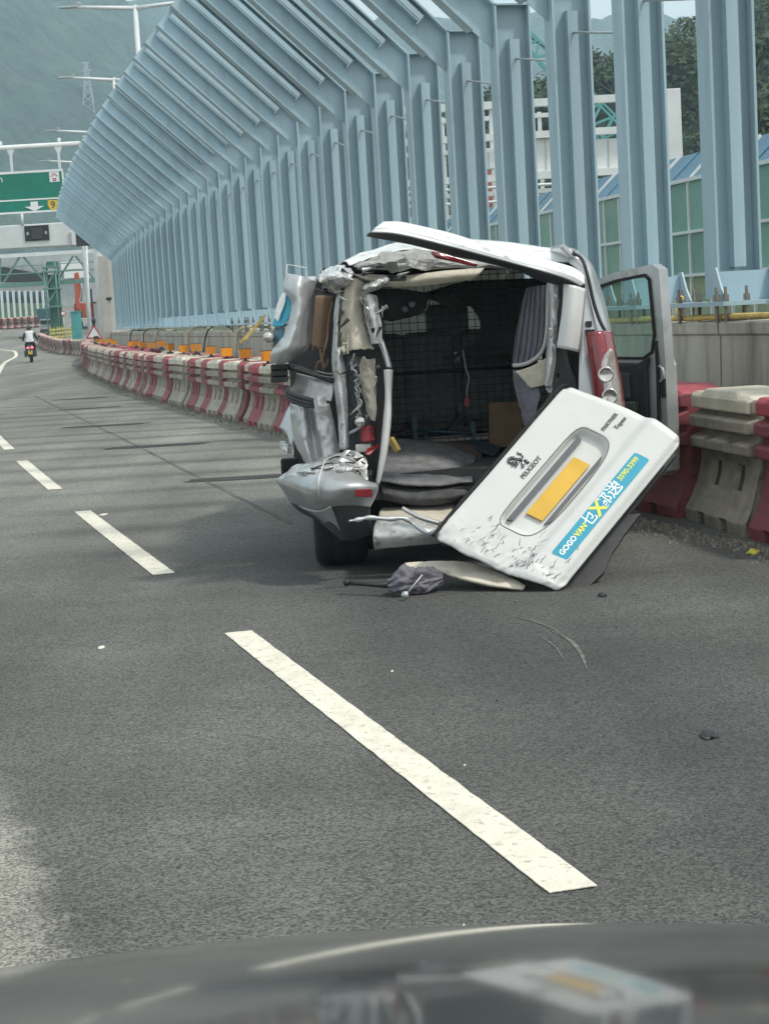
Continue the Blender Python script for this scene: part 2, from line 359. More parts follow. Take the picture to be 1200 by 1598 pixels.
# ------------------------------------------------------------------ ground and road
def ground_mat():
    m = bpy.data.materials.new('asphalt'); m.use_nodes = True
    n, l = m.node_tree.nodes, m.node_tree.links; b = n['Principled BSDF']
    tc = n.new('ShaderNodeTexCoord')
    def nz(scale, detail=3, rough=0.6, mapping=None):
        t = n.new('ShaderNodeTexNoise'); t.inputs['Scale'].default_value = scale; t.inputs['Detail'].default_value = detail
        t.inputs['Roughness'].default_value = rough
        if mapping:
            mp = n.new('ShaderNodeMapping'); mp.inputs['Rotation'].default_value = (0, 0, mapping[0]); mp.inputs['Scale'].default_value = mapping[1]
            l.new(tc.outputs['Object'], mp.inputs[0]); l.new(mp.outputs[0], t.inputs['Vector'])
        else: l.new(tc.outputs['Object'], t.inputs['Vector'])
        return t.outputs[0]
    def rng(x, a, b_, c, d):
        r = n.new('ShaderNodeMapRange'); r.inputs[1].default_value = a; r.inputs[2].default_value = b_
        r.inputs[3].default_value = c; r.inputs[4].default_value = d; l.new(x, r.inputs[0]); return r.outputs[0]
    def mul(x, y):
        q = n.new('ShaderNodeMath'); q.operation = 'MULTIPLY'; l.new(x, q.inputs[0])
        if isinstance(y, float): q.inputs[1].default_value = y
        else: l.new(y, q.inputs[1])
        return q.outputs[0]
    vor = n.new('ShaderNodeTexVoronoi'); vor.inputs['Scale'].default_value = 140
    l.new(tc.outputs['Object'], vor.inputs['Vector'])
    sep = n.new('ShaderNodeSeparateColor'); l.new(vor.outputs['Color'], sep.inputs[0])
    chips = rng(sep.outputs[0], 0.0, 1.0, 0.38, 1.7)           # pale and dark stone chips
    fine = rng(nz(420, 2), 0.3, 0.7, 0.72, 1.28)
    blot = mul(rng(nz(0.55, 6, 0.7), 0.3, 0.7, 0.80, 1.18), rng(nz(0.8, 4, 0.6, (-0.02, (0.10, 1.0, 1))), 0.34, 0.60, 0.87, 1.14))
    lanes = rng(nz(0.9, 3, 0.5, (0.26, (1.0, 0.035, 1))), 0.32, 0.68, 0.80, 1.20)   # wear along the wheel tracks
    v = mul(mul(mul(chips, fine), blot), lanes)
    att = n.new('ShaderNodeAttribute'); att.attribute_name = 'tone_and_wear'
    base = n.new('ShaderNodeValToRGB'); base.color_ramp.elements[0].color = (0.056, 0.058, 0.056, 1)
    base.color_ramp.elements[1].color = (0.262, 0.258, 0.225, 1)
    l.new(att.outputs['Fac'], base.inputs[0])
    # pale ragged strip where an old marking was ground off, at the left of the near lane
    w0, w1 = gnd(96, 1470), gnd(6, 1195); wd_ = (w1 - w0); wd_.z = 0; wd_.normalize(); wn = Vector((-wd_.y, wd_.x, 0))
    dp = n.new('ShaderNodeVectorMath'); dp.operation = 'DOT_PRODUCT'; l.new(tc.outputs['Object'], dp.inputs[0]); dp.inputs[1].default_value = wn
    off_ = n.new('ShaderNodeMath'); off_.operation = 'SUBTRACT'; l.new(dp.outputs['Value'], off_.inputs[0]); off_.inputs[1].default_value = w0.dot(wn)
    jg = n.new('ShaderNodeMath'); jg.operation = 'MULTIPLY_ADD'; l.new(nz(5, 6, 0.7), jg.inputs[0]); jg.inputs[1].default_value = 0.34; l.new(off_.outputs[0], jg.inputs[2])
    def rng2(x, a, b_):
        r = n.new('ShaderNodeMapRange'); r.interpolation_type = 'SMOOTHSTEP'; r.inputs[1].default_value = a; r.inputs[2].default_value = b_; l.new(x, r.inputs[0]); return r.outputs[0]
    sy = n.new('ShaderNodeSeparateXYZ'); l.new(tc.outputs['Object'], sy.inputs[0])
    inv = n.new('ShaderNodeMath'); inv.operation = 'SUBTRACT'; inv.inputs[0].default_value = 1.0; l.new(rng2(jg.outputs[0], 0.42, 0.60), inv.inputs[1])
    inv2 = n.new('ShaderNodeMath'); inv2.operation = 'SUBTRACT'; inv2.inputs[0].default_value = 1.0; l.new(rng2(sy.outputs[1], 4.6, 6.0), inv2.inputs[1])
    mask = mul(mul(mul(rng2(jg.outputs[0], 0.12, 0.24), inv.outputs[0]), inv2.outputs[0]), 0.55)
    wm = n.new('ShaderNodeMix'); wm.data_type = 'RGBA'; l.new(mask, wm.inputs[0]); l.new(base.outputs[0], wm.inputs[6]); wm.inputs[7].default_value = (0.36, 0.35, 0.30, 1)
    hs = n.new('ShaderNodeHueSaturation'); l.new(wm.outputs[2], hs.inputs['Color']); l.new(v, hs.inputs['Value'])
    l.new(hs.outputs[0], b.inputs['Base Color'])
    b.inputs['Roughness'].default_value = 0.82; b.inputs['Specular IOR Level'].default_value = 0.35
    bp = n.new('ShaderNodeBump'); bp.inputs['Strength'].default_value = 0.55; bp.inputs['Distance'].default_value = 0.006
    l.new(mul(chips, fine), bp.inputs['Height']); l.new(bp.outputs[0], b.inputs['Normal'])
    return m
M['asphalt'] = ground_mat()
M['soil'] = mat('grassy_ground', (0.075, 0.085, 0.05), 0.95, 0, 0.3, 0.3, 0.4, 3)

def ribbon_rows(xs_of_y, ys, z):
    return [[Vector((x, y, gz(y) + z)) for x in xs_of_y(y)] for y in ys]
ys = [-12, -4, 0, 2, 3, 4, 5, 6, 7, 8, 9, 10] + list(range(12, 132, 2)) + list(range(135, 421, 15))
mb = MB()
offs = [-70, -40, -22, -14, -9, -6, -4.6, -3.4, -2.6, -2.0, -1.4, -0.9, -0.4, 0.2, 0.8, 1.4, 1.9, 2.3, 2.8, WALL + 0.1]
mb.grid(ribbon_rows(lambda y: [P(y) + o_ for o_ in offs], ys, 0.0), smooth=True)
road = mb.build('road', M['asphalt']); tag(road, kind='structure')
me = road.data; at_ = me.attributes.new('tone_and_wear', 'FLOAT', 'POINT')
wr = []
for v_ in me.vertices:
    y, off = v_.co.y, v_.co.x - P(v_.co.y)
    t = min(1, max(0, (y - 9.6) / 5.5)); far = 0.21 + 0.46 * t      # the surface turns paler beyond the van
    if off < -1.6: far += 0.10 * (1 - t) + 0.03
    if off > -1.0: far -= 0.06 * (1 - t)
    tr = math.exp(-((off + 0.2) / 0.35) ** 2) + math.exp(-((off + 2.4) / 0.4) ** 2)
    wr.append(max(0, min(1, far - 0.15 * tr)))
at_.data.foreach_set('value', wr)
mb = MB(); g_ys = [-60, -12, 20, 60, 90, 110, 130, 150, 200, 300, 420, 700, 1200, 2500, 4200]
mb.grid([[Vector((x, y, gz(y) - 0.25)) for x in (-3000, -900, -300, -120, -50, 0, 50, 120, 300, 900, 3000)] for y in g_ys])
tag(mb.build('ground', M['soil']), kind='structure')

# lane line: dashes 4 m long with 2 m gaps, each end surveyed from the photograph
def line_quad(pts_l, pts_r, name):
    b = MB(); b.grid([[a, c] for a, c in zip(pts_l, pts_r)], smooth=False)
    return tag(b.build(name, M['line'], thick=0.0025, off=1), kind='structure')
def lane_dash(y0, y1, wd=0.105):
    L, R_ = [], []; n_ = 60
    for k in range(n_ + 1):
        y = y0 + (y1 - y0) * k / n_; x = -1.27 + P(y) + (-0.016 - 0.003 * (y - 4) if y < 9 else -0.02 - min(0.28, 0.0125 * (y - 8.6)))
        j1 = 0.0045 * noise.noise(Vector((y * 9, 1, y0))) + 0.003 * noise.noise(Vector((y * 31, 4, y0))); j2 = 0.0045 * noise.noise(Vector((y * 9, 7, y0))) + 0.003 * noise.noise(Vector((y * 31, 9, y0)))
        L.append(Vector((x - wd / 2 * 1.04 + j1, y - 0.03, 0.003))); R_.append(Vector((x + wd / 2 * 1.04 + j2, y, 0.003)))
    line_quad(L, R_, 'lane_marking')
lane_dash(4.15, 7.96, 0.12)
for k in range(1, 7):
    a_ = 9.98 + (k - 1) * 5.78
    lane_dash(a_, a_ + 3.72 + 0.02 * k, 0.12)
lp = [(-10.25, 46), (-13.1, 60), (-17.9, 84), (-20.9, 101), (-22.7, 110), (-23.8, 113.5), (-26.4, 117.5), (-31, 120.5), (-42, 124), (-62, 128)]
cen = spline([Vector((x, y, gz(y) + 0.004)) for x, y in lp], 48); L, R_ = [], []
for i, p in enumerate(cen):
    d = (cen[min(i + 1, 48)] - cen[max(i - 1, 0)]); d.z = 0; d.normalize(); nrm = Vector((d.y, -d.x, 0))
    p = Vector((p.x, p.y, gz(p.y) + 0.006)); L.append(p - nrm * 0.10); R_.append(p + nrm * 0.10)
line_quad(L, R_, 'edge_marking')
# worn remains of an old marking at the left, tar patches and the joint seam
def ragged(cx, cy, lx, ly, ang, seed, z, name, material, n=26, jag=0.25):
    r_ = random.Random(seed); pts = []
    for k in range(n):
        a = 2 * math.pi * k / n; rr = 1 + r_.uniform(-jag, jag)
        p = Vector((math.copysign(abs(math.cos(a)) ** 0.5, math.cos(a)) * lx / 2 * rr, math.copysign(abs(math.sin(a)) ** 0.5, math.sin(a)) * ly / 2 * rr, 0))
        p.rotate(Matrix.Rotation(ang, 3, 'Z')); pts.append(Vector((cx, cy, z)) + p)
    b = MB(); b.prism(pts, (0, 0, 0.002)); return tag(b.build(name, material), kind='structure')
for i, (px, py, lx, ly) in enumerate([(450, 744, 1.0, 0.34), (245, 696, 1.2, 0.36), (165, 664, 1.2, 0.36), (140, 637, 1.1, 0.4), (128, 622, 1.1, 0.45)]):
    p = gnd(px if i else 380, py if i else 746); ragged(p.x, p.y, lx, ly, -0.02, i, 0.003, 'tar_patch', M['tar'], 30, 0.12)
mb = MB(); sp = [gnd(*q) for q in [(455, 818), (390, 785), (300, 740), (210, 694), (130, 655), (55, 618)]]
sl = spline(sp, 40)
mb.grid([[p + Vector((-0.02 + 0.01 * math.sin(i * 1.7), 0, 0.0035)), p + Vector((0.02, 0, 0.0035))] for i, p in enumerate(sl)])
tag(mb.build('road_seam', M['seam']), kind='structure')
M['scrape'] = mat('pale_road_scrape', (0.125, 0.122, 0.11), 0.9, 0, 0.4, 20)
for pts, wd_ in (([(858, 984), (890, 1000), (908, 1022), (916, 1046)], 0.012), ([(800, 962), (850, 976), (880, 992)], 0.007), ([(838, 990), (866, 1010), (880, 1030)], 0.005)):
    sl = spline([gnd(*q) for q in pts], 24); b = MB()
    b.grid([[p + Vector((-wd_ * math.sin(math.pi * (i + 0.5) / 25.5), 0, 0.0028)), p + Vector((wd_ * math.sin(math.pi * (i + 0.5) / 25.5) * (0.6 + 0.4 * math.sin(i * 2.3)), 0.01, 0.0028))] for i, p in enumerate(sl)], smooth=False)
    tag(b.build('road_scrape', M['scrape']), kind='structure')
# grit lying against the barrier feet
mb = MB(); r_ = random.Random(5)
for k in range(5200):
    y = 7 + 62 * r_.random() ** 1.7; off = 1.93 - abs(r_.gauss(0, 0.14)) + 0.10; s_ = r_.uniform(0.006, 0.02) * (1 + y / 40)
    c = Vector((P(y) + off, y, s_ * 0.35)); rot = Matrix.Rotation(r_.uniform(0, 6), 3, 'Z')
    mb.box(c, (s_, s_ * r_.uniform(0.6, 1.4), s_ * 0.7), rot, taper=0.6)
M['grit'] = mat('road_grit', (0.20, 0.185, 0.15), 0.9, 0, 0.5, 20)
tag(mb.build('grit', M['grit']), kind='stuff')

# ------------------------------------------------------------------ hills far off
M['hill'] = mat('hazy_hill_forest', (0.022, 0.042, 0.028), 0.95, 0, 0.55, 0.09, col2=(0.055, 0.075, 0.045), c2scale=0.03, c2amt=0.4, bump=1.0, bscale=0.11)
for nd in M['hill'].node_tree.nodes:
    if nd.type == 'BUMP': nd.inputs['Distance'].default_value = 9.0
def terrain(name, x0, x1, y0, y1, hfun, nx, ny, material):
    b = MB(); b.grid([[Vector((x0 + (x1 - x0) * i / nx, y0 + (y1 - y0) * j / ny, hfun(x0 + (x1 - x0) * i / nx, y0 + (y1 - y0) * j / ny))) for i in range(nx + 1)] for j in range(ny + 1)])
    return tag(b.build(name, material), kind='structure')
def sst(a, b_, x):
    t = min(1, max(0, (x - a) / (b_ - a))); return t * t * (3 - 2 * t)
def h_big(x, y):
    near = 330 * math.exp(-((x + 330) / 260) ** 2) * sst(430, 1000, y)
    far = (236 + 34 * sst(150, -120, x) + 60 * sst(-150, -500, x)) * sst(850, 1500, y)
    q = Vector((x * 0.005, y * 0.005, 1.3)); n1 = noise.fractal(q, 1.0, 2.1, 6)
    q2 = Vector((x * 0.03, y * 0.03, 4.3))
    gul = abs(noise.noise(Vector((x * 0.013, y * 0.004, 0.2)))) * 0.20
    return max(near * (1 + 0.16 * n1 - gul), far * (1 + 0.07 * n1 - 0.4 * gul)) + sst(450, 700, y) * 11 * noise.fractal(q2, 1.0, 2.0, 5) - 2
terrain('mountains', -700, 1000, 420, 1650, h_big, 300, 220, M['hill'])
CREST = [(-9, 0), (-5, 6), (0, 12.5), (5, 16), (13, 18), (18, 19.5), (27, 22), (34, 26), (48, 32), (75, 40), (200, 52)]
def h_near(x, y):
    xs = x * 150.0 / max(y, 110); hh = 0.0
    for (xa_, ha), (xb_, hb) in zip(CREST, CREST[1:]):
        if xa_ <= xs <= xb_: hh = ha + (hb - ha) * (xs - xa_) / (xb_ - xa_); break
    return hh * sst(112, 152, y) * (1 + 0.10 * noise.fractal(Vector((x * 0.03, y * 0.03, 7)), 1.0, 2.0, 4)) - 1.0
terrain('hillside', -14, 190, 108, 330, h_near, 80, 70, M['hill'])

def leaf_cloud(b, c, rx, ry, rz, n, size, r_, mi=0):
    c = Vector(c); lumps = []
    for k in range(max(4, n // 90)):
        d = Vector((r_.gauss(0, 1), r_.gauss(0, 1), r_.gauss(0, 1))).normalized() * r_.uniform(0.35, 0.95)
        lumps.append((Vector((d.x * rx, d.y * ry, d.z * rz)), r_.uniform(0.25, 0.5)))
    for k in range(n):
        lc, lr = r_.choice(lumps)
        d = Vector((r_.gauss(0, 1), r_.gauss(0, 1), r_.gauss(0, 1))).normalized() * (r_.random() ** 0.4) * lr
        p = c + lc + Vector((d.x * rx, d.y * ry, d.z * rz))
        u = Vector((r_.gauss(0, 1), r_.gauss(0, 1), r_.gauss(0, 0.6))).normalized(); v = u.orthogonal().normalized()
        s_ = size * r_.uniform(0.6, 1.4)
        b.add([p - u * s_, p + v * s_ * 0.6, p + u * s_, p - v * s_ * 0.6], [(0, 1, 2, 3)], mi)
r_ = random.Random(21)
mb = MB()
for k in range(620):
    y = r_.uniform(120, 175); x = r_.uniform(-5, 52) * y / 150
    h = h_near(x, y)
    if h < 2: continue
    s_ = r_.uniform(1.6, 3.2)
    leaf_cloud(mb, (x, y, h + s_ * 0.45), s_, s_, s_ * 0.8, 230, 0.22, r_, r_.choice((0, 0, 1)))
tag(mb.build('forest', [M['leaf'], M['leaf2']]), kind='stuff')
def tree(px, py, d, hgt, wid, label, n=1500, seed=1):
    r2 = random.Random(seed); top = at(px, py, d); base = Vector((top.x, top.y, top.z - hgt))
    root = empty('tree', base); tag(root, label, 'tree', 'trees on the slope behind the glazed barrier')
    t = MB(); t.tube([base, base + Vector((0.2, 0, hgt * 0.35)), base + Vector((0.1, 0.1, hgt * 0.62)), base + Vector((0.3, 0, hgt * 0.85))], [0.32, 0.24, 0.16, 0.06], 7)
    for k in range(6):
        a = k * 1.1; q = base + Vector((0.15, 0, hgt * (0.36 + 0.07 * k)))
        t.tube([q, q + Vector((math.cos(a) * wid * 0.5, math.sin(a) * wid * 0.5, hgt * 0.16))], [0.13, 0.03], 5)
    t.build('trunk', M['bark'], root)
    c = MB(); leaf_cloud(c, base + Vector((0.1, 0, hgt * 0.68)), wid, wid, hgt * 0.36, n, 0.30, r2)
    leaf_cloud(c, base + Vector((-wid * 0.4, 0.3, hgt * 0.48)), wid * 0.6, wid * 0.6, hgt * 0.2, n // 3, 0.28, r2)
    c.build('crown', M['leaf' if seed % 2 else 'leaf2'], root)
for i, a in enumerate([(925, 68, 150, 9, 3.0, 'small dark tree standing on the ridge line behind the third steel column'),
                       (962, 78, 152, 8, 2.6, 'low rounded dark tree on the ridge beside the fourth steel gap'),
                       (1020, 62, 140, 10, 3.2, 'bushy dark tree above the white gantry post'),
                       (1066, 44, 138, 11, 3.4, 'tall dark tree on the ridge just left of the widest steel column'),
                       (1172, 8, 105, 12, 4.2, 'big dark tree filling the top corner right of the widest steel column'),
                       (1195, 110, 90, 10, 2.6, 'spreading dark tree overhanging the glazed barrier at the picture edge'),
                       (838, 112, 160, 9, 2.8, 'dark tree beneath the teal crane jib')]):
    tree(*a, seed=i + 3)

# ------------------------------------------------------------------ parapet wall
wall = empty('parapet_wall', (wall_x(40), 40, 0)); tag(wall, 'long stained concrete parapet wall carrying the pale blue steel frames', 'wall')
HP = 1.235
y = 8.0; k = 0
WALL_W = 0.62
while y < 88:
    L_ = 4.4; y2 = min(y + L_, 90)
    mb = MB(); rows = []
    for q in (y + 0.012, (y + y2) / 2, y2 - 0.012):
        s_ = slope(q); nx = Vector((1, -s_, 0)).normalized(); b0 = Vector((wall_x(q) - 0.28, q, gz(q)))
        prof = [(-0.05, 0), (-0.05, 0.18), (0.0, 0.30), (0.018, HP - 0.10), (0.002, HP - 0.085), (0.0, HP - 0.012), (0.015, HP), (WALL_W - 0.015, HP), (WALL_W, HP - 0.02), (WALL_W, 0)]
        rows.append([b0 + nx * a + Vector((0, 0, z)) for a, z in prof])
    mb.grid(rows, smooth=False)
    for rw in (rows[0], rows[-1]): mb.add(rw, [tuple(range(len(rw)))])
    mb.build('wall_section', M['concrete'], wall)
    y = y2; k += 1

# ------------------------------------------------------------------ blue steel frames
Z0 = HP + 0.145; KNEE = 4.18; RA = math.radians(43); RL = 2.46; DEP = 0.36; FW = 0.20
def ibeam(b, p0, p1, depth_dir, wd_dir, dep, fw, tw=0.012, tf=0.02, ext0=0.0, ext1=0.0):
    p0, p1 = Vector(p0), Vector(p1); ax = (p1 - p0).normalized(); dd = Vector(depth_dir).normalized(); wd_ = Vector(wd_dir)
    b.bar(p0, p1, tw, dep - 2 * tf, up=dd) if False else None
    def slab(c0, c1, du, dv, su, sv):
        vs = []
        for c in (c0, c1):
            for a, e in ((-1, -1), (1, -1), (1, 1), (-1, 1)): vs.append(c + du * (a * su / 2) + dv * (e * sv / 2))
        b.add(vs, [(3, 2, 1, 0), (4, 5, 6, 7), (0, 1, 5, 4), (1, 2, 6, 5), (2, 3, 7, 6), (3, 0, 4, 7)])
    slab(p0, p1, dd, wd_, dep - 2 * tf, tw)
    h = dep / 2 - tf / 2
    slab(p0 + dd * h - ax * ext0, p1 + dd * h, dd, wd_, tf, fw)
    slab(p0 - dd * h, p1 - dd * h + ax * ext1, dd, wd_, tf, fw)
X, Y, Z = Vector((1, 0, 0)), Vector((0, 1, 0)), Vector((0, 0, 1))
def frame_meshes():
    ms = {}
    b = MB(); ibeam(b, (0, 0, Z0 + 0.02), (0, 0, KNEE + 0.10), X, Y, DEP, FW)
    b.box((0, 0, KNEE + 0.10), (DEP, FW, 0.015)); ms['column'] = b.mesh('column', M['steel_blue'])
    b = MB(); b.box((-0.03, -0.05, (Z0 + 0.22 + KNEE) / 2 - 0.10), (0.014, 0.088, KNEE - Z0 - 0.46)); b.box((0.02, -0.062, (Z0 + 0.22 + KNEE) / 2 - 0.10), (0.10, 0.012, KNEE - Z0 - 0.46))
    ms['channel_strip'] = b.mesh('channel_strip', M['steel_blue'])
    d = Vector((-math.cos(RA), 0, math.sin(RA))); up = Vector((math.sin(RA), 0, math.cos(RA)))
    p0 = Vector((-0.16, 0, KNEE - 0.16)); p0 = Vector((-DEP / 2 - 0.003, 0, KNEE - 0.11))
    b = MB(); ibeam(b, p0 + d * 0.14, p0 + d * RL, up, Y, 0.34, FW, ext0=0.02, ext1=0.0)
    # fillet plate between column and rafter
    b.prism([p0 + d * 0.14 + up * 0.15 + Y * -0.006, p0 + d * 0.14 - up * 0.15 + Y * -0.006, Vector((-DEP / 2 - 0.003, -0.006, KNEE - 0.30)), Vector((-DEP / 2 - 0.003, -0.006, KNEE + 0.08))], Y * 0.012)
    ms['rafter'] = b.mesh('rafter', M['steel_blue'])
    b = MB(); q0 = p0 + d * 0.42 + up * 0.03; q1 = p0 + d * (RL - 0.06) + up * 0.03
    b.bar(q0 - Y * 0.052, q1 - Y * 0.052, 0.085, 0.012, up=up); b.bar(q0 - Y * 0.088 + up * 0.045, q1 - Y * 0.088 + up * 0.045, 0.014, 0.06, up=up)
    b.bar(q0 - Y * 0.05, q0 - Y * 0.05 + d * 0.014, 0.085, 0.07, up=up)
    ms['rafter_channel'] = b.mesh('rafter_channel', M['steel_blue'])
    b = MB(); b.box((0, 0, Z0 - 0.02), (0.62, 0.86, 0.03)); ms['base_plate'] = b.mesh('base_plate', M['steel_blue'])
    b = MB(); b.box((0, -0.13, Z0 + 0.10), (0.44, 0.014, 0.22), taper=0.95)
    for sx in (-1, 1): b.prism([(sx * 0.215, -0.33, Z0 - 0.004), (sx * 0.215, -0.12, Z0 - 0.004), (sx * 0.215, -0.12, Z0 + 0.24), (sx * 0.215, -0.17, Z0 + 0.24), (sx * 0.215, -0.24, Z0 + 0.10)], (sx * 0.014, 0, 0))
    ms['base_stiffener'] = b.mesh('base_stiffener', M['steel_blue'])
    b = MB(); b.lathe([(0.0, Z0 + 0.10), (0.013, Z0 + 0.10), (0.013, Z0 + 0.045)], 6, smooth=False); b.lathe([(0.013, Z0 + 0.045), (0.027, Z0 + 0.045), (0.027, Z0 - 0.003)], 6, smooth=False)
    b.lathe([(0.016, Z0 - 0.03), (0.016, HP - 0.01)], 6); ms['anchor_bolt'] = b.mesh('anchor_bolt', M['steel_bolt'])
    b = MB(); b.tube([(0.03, -0.03, KNEE - 0.40), (-0.04, -1.34, KNEE - 0.62)], 0.011, 5); ms['tie_rod'] = b.mesh('tie_rod', M['galv'])
    return ms
FM = frame_meshes()
ysf = []; yy = 12.72
while yy < 66.3:
    ysf.append(yy); yy += 1.43
first_labels = ['widest pale blue steel frame, standing at the far right on bolted base plates', 'pale blue steel frame rising behind the open van door',
                'pale blue steel frame just right of the van roof corner', 'pale blue steel frame whose knee meets the top picture edge, above the van roof',
                'pale blue steel frame above the lifted spoiler with a white cap behind it']
for i, yy in enumerate([10.0, 11.3] + ysf):
    i -= 2
    root = empty('steel_portal', (wall_x(yy), yy, gz(yy)), heading(yy))
    tag(root, first_labels[i] if 0 <= i < len(first_labels) else 'pale blue steel noise barrier frame in the long row on the concrete wall', 'steel portal', 'steel portals along the concrete parapet')
    for nm in ('column', 'channel_strip', 'rafter', 'rafter_channel'): link_local(FM[nm], nm, root)
    if yy < 45:
        link_local(FM['base_plate'], 'base_plate', root); link_local(FM['base_stiffener'], 'base_stiffener', root); link_local(FM['tie_rod'], 'tie_rod', root)
    else:
        link_local(FM['base_plate'], 'base_plate', root)
    if yy < 32:
        for (bx, by) in ((-0.26, -0.37), (-0.10, -0.38), (0.12, -0.38), (0.27, -0.36), (-0.27, 0.36), (-0.1, 0.37), (0.12, 0.37), (0.27, 0.37), (-0.27, -0.25), (0.28, -0.24))[:10 if yy < 20 else 5]:
            o = link_local(FM['anchor_bolt'], 'anchor_bolt', root); o.location = (bx, by, 0)
# continuous blue sill behind the columns of the far half
mb = MB()
# hoses and cables lying on the parapet
def wp(y, dx, z): return Vector((wall_x(y) + dx, y, gz(y) + z))
def hose(pts, r, m_, label, name='hose'):
    b = MB(); b.tube(spline([wp(*p) for p in pts], 28), r, 7) if r > 0 else None
    return tag(b.build(name, M[m_]), label, 'hose', 'hoses along the parapet top')
hose([(11.0, -0.22, HP + 0.03), (12.0, -0.24, HP + 0.035), (12.7, -0.23, HP + 0.03), (13.05, -0.24, HP + 0.035), (13.2, -0.2, HP + 0.14), (13.35, -0.1, HP + 0.18)], 0.022, 'hose_yellow', 'yellow hose rising over the base plate right of the open door')
hose([(13.0, -0.27, HP + 0.03), (13.8, -0.26, HP + 0.03), (14.6, -0.25, HP + 0.04), (14.9, -0.22, HP + 0.16), (15.1, -0.12, HP + 0.2), (15.6, -0.1, HP + 0.21)], 0.022, 'hose_yellow', 'yellow hose seen through the glass of the open van door')
r_ = random.Random(14)
for i, (y, m_) in enumerate([(27.0, 'hose_dark'), (30.6, 'hose_cream'), (34.5, 'hose_dark'), (37.2, 'hose_cream'), (44, 'hose_cream'), (47.6, 'hose_dark'), (53, 'hose_dark')]):
    dr_ = r_.uniform(0.15, 0.75)
    hose([(y - r_.uniform(0.6, 1.6), 0.05, HP + 0.03), (y - 0.3, -0.08, HP + r_.uniform(0.03, 0.16)), (y + 0.1, -0.26, HP + 0.05), (y + r_.uniform(0.15, 0.35), -0.33, HP - 0.12), (y + r_.uniform(0.2, 0.6), -0.34 - 0.05 * r_.random(), HP - 0.2 - dr_)], 0.016 + 0.006 * (m_ == 'hose_cream'), m_,
         ('dark' if m_ == 'hose_dark' else 'cream') + ' hose drooping over the concrete parapet edge behind the barriers')
b = MB(); q = at(396, 512, 24.5)
for dx, dz, ang in ((0, 0, 0.9), (0.03, 0.02, 1.15), (-0.04, -0.02, 0.75)):
    b.bar(q + Vector((dx - 0.16, -0.05, dz - 0.17)), q + Vector((dx + 0.14, 0.05, dz + 0.14 * ang)), 0.035, 0.03)
tag(b.build('timber_offcut', M['hose_yellow']), 'bundle of yellowish timber strips leaning over the parapet above the barriers', 'timber')

# ------------------------------------------------------------------ water-filled barriers
def barrier_mesh(kind):
    prof = [(-0.27, 0.0), (-0.275, 0.075), (-0.265, 0.085), (-0.215, 0.155), (-0.175, 0.235), (-0.150, 0.32), (-0.140, 0.40), (-0.150, 0.462),
            (-0.215, 0.470), (-0.220, 0.535), (-0.150, 0.560), (-0.148, 0.592), (-0.218, 0.602), (-0.222, 0.672), (-0.150, 0.692), (-0.150, 0.712), (-0.205, 0.722), (-0.205, 0.795), (-0.175, 0.825)]
    prof = prof + [(-a, z) for a, z in prof[::-1]]
    ys_ = [-0.485, -0.455, -0.32, -0.255, -0.125, -0.06, 0.06, 0.125, 0.255, 0.32, 0.455, 0.485]
    rows = []
    for j, yv in enumerate(ys_):
        e = 0.55 if j in (0, len(ys_) - 1) else 1.0
        row = []
        for a, z in prof:
            bow = 0.0
            if 0.09 < z < 0.45: bow = 0.035 * math.sin((z - 0.09) / 0.36 * math.pi)      # bulging interlocking ends
            sx = a * (0.93 if e < 1 else 1.0)
            zz = z - (0.02 if (e < 1 and z > 0.80) else 0)
            # stepped middle of the cap
            if z > 0.80 and 3 <= j <= 8: zz += 0.022
            row.append(Vector((sx, yv + (bow if yv > 0.3 else (bow if yv < -0.3 else 0)), zz)))
        rows.append(row)
    b = MB(); b.grid(rows, smooth=False); n = len(prof)
    o = 0; b.f.append(list(range(n))[::-1]); b.mi.append(0); b.sm.append(False)
    b.f.append([(len(ys_) - 1) * n + k for k in range(n)]); b.mi.append(0); b.sm.append(False)
    me = b.mesh('barrier_shell', [M['b_red' if kind == 'red' else 'b_white'], M['b_dark'], M['b_red_cap' if kind == 'red' else 'b_white_cap']])
    bm = bmesh.new(); bm.from_mesh(me); bm.normal_update()
    holes, feet, saw = [], [], []
    for f in bm.faces:
        c = f.calc_center_median()
        if len(f.verts) != 4: continue
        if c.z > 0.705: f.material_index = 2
        if 0.24 < c.z < 0.41 and abs(abs(c.y) - 0.19) < 0.03: holes.append(f)
        if c.z < 0.05 and abs(abs(c.y) - 0.19) < 0.03 and abs(c.x) > 0.2: feet.append(f)
        if 0.50 < c.z < 0.56 and abs(c.x) < 0.21 and abs(abs(c.y) - 0.19) < 0.03: saw.append(f)
    if holes:
        bmesh.ops.inset_region(bm, faces=holes, thickness=0.010, depth=-0.03)
        for f in holes: f.material_index = 1
    if feet:
        bmesh.ops.inset_region(bm, faces=feet, thickness=0.012, depth=-0.05)
        for f in feet: f.material_index = 1
    if saw: bmesh.ops.inset_region(bm, faces=saw, thickness=0.006, depth=-0.03)
    bmesh.ops.recalc_face_normals(bm, faces=bm.faces)
    bm.to_mesh(me); bm.free()
    return me
BME = {'red': barrier_mesh('red'), 'white': barrier_mesh('white')}
def bev(o, w_=0.012):
    md = o.modifiers.new('edge', 'BEVEL'); md.width = w_; md.segments = 2; md.limit_method = 'ANGLE'; md.angle_limit = math.radians(38)
OFFB = 1.93 + 0.275
nb = 0
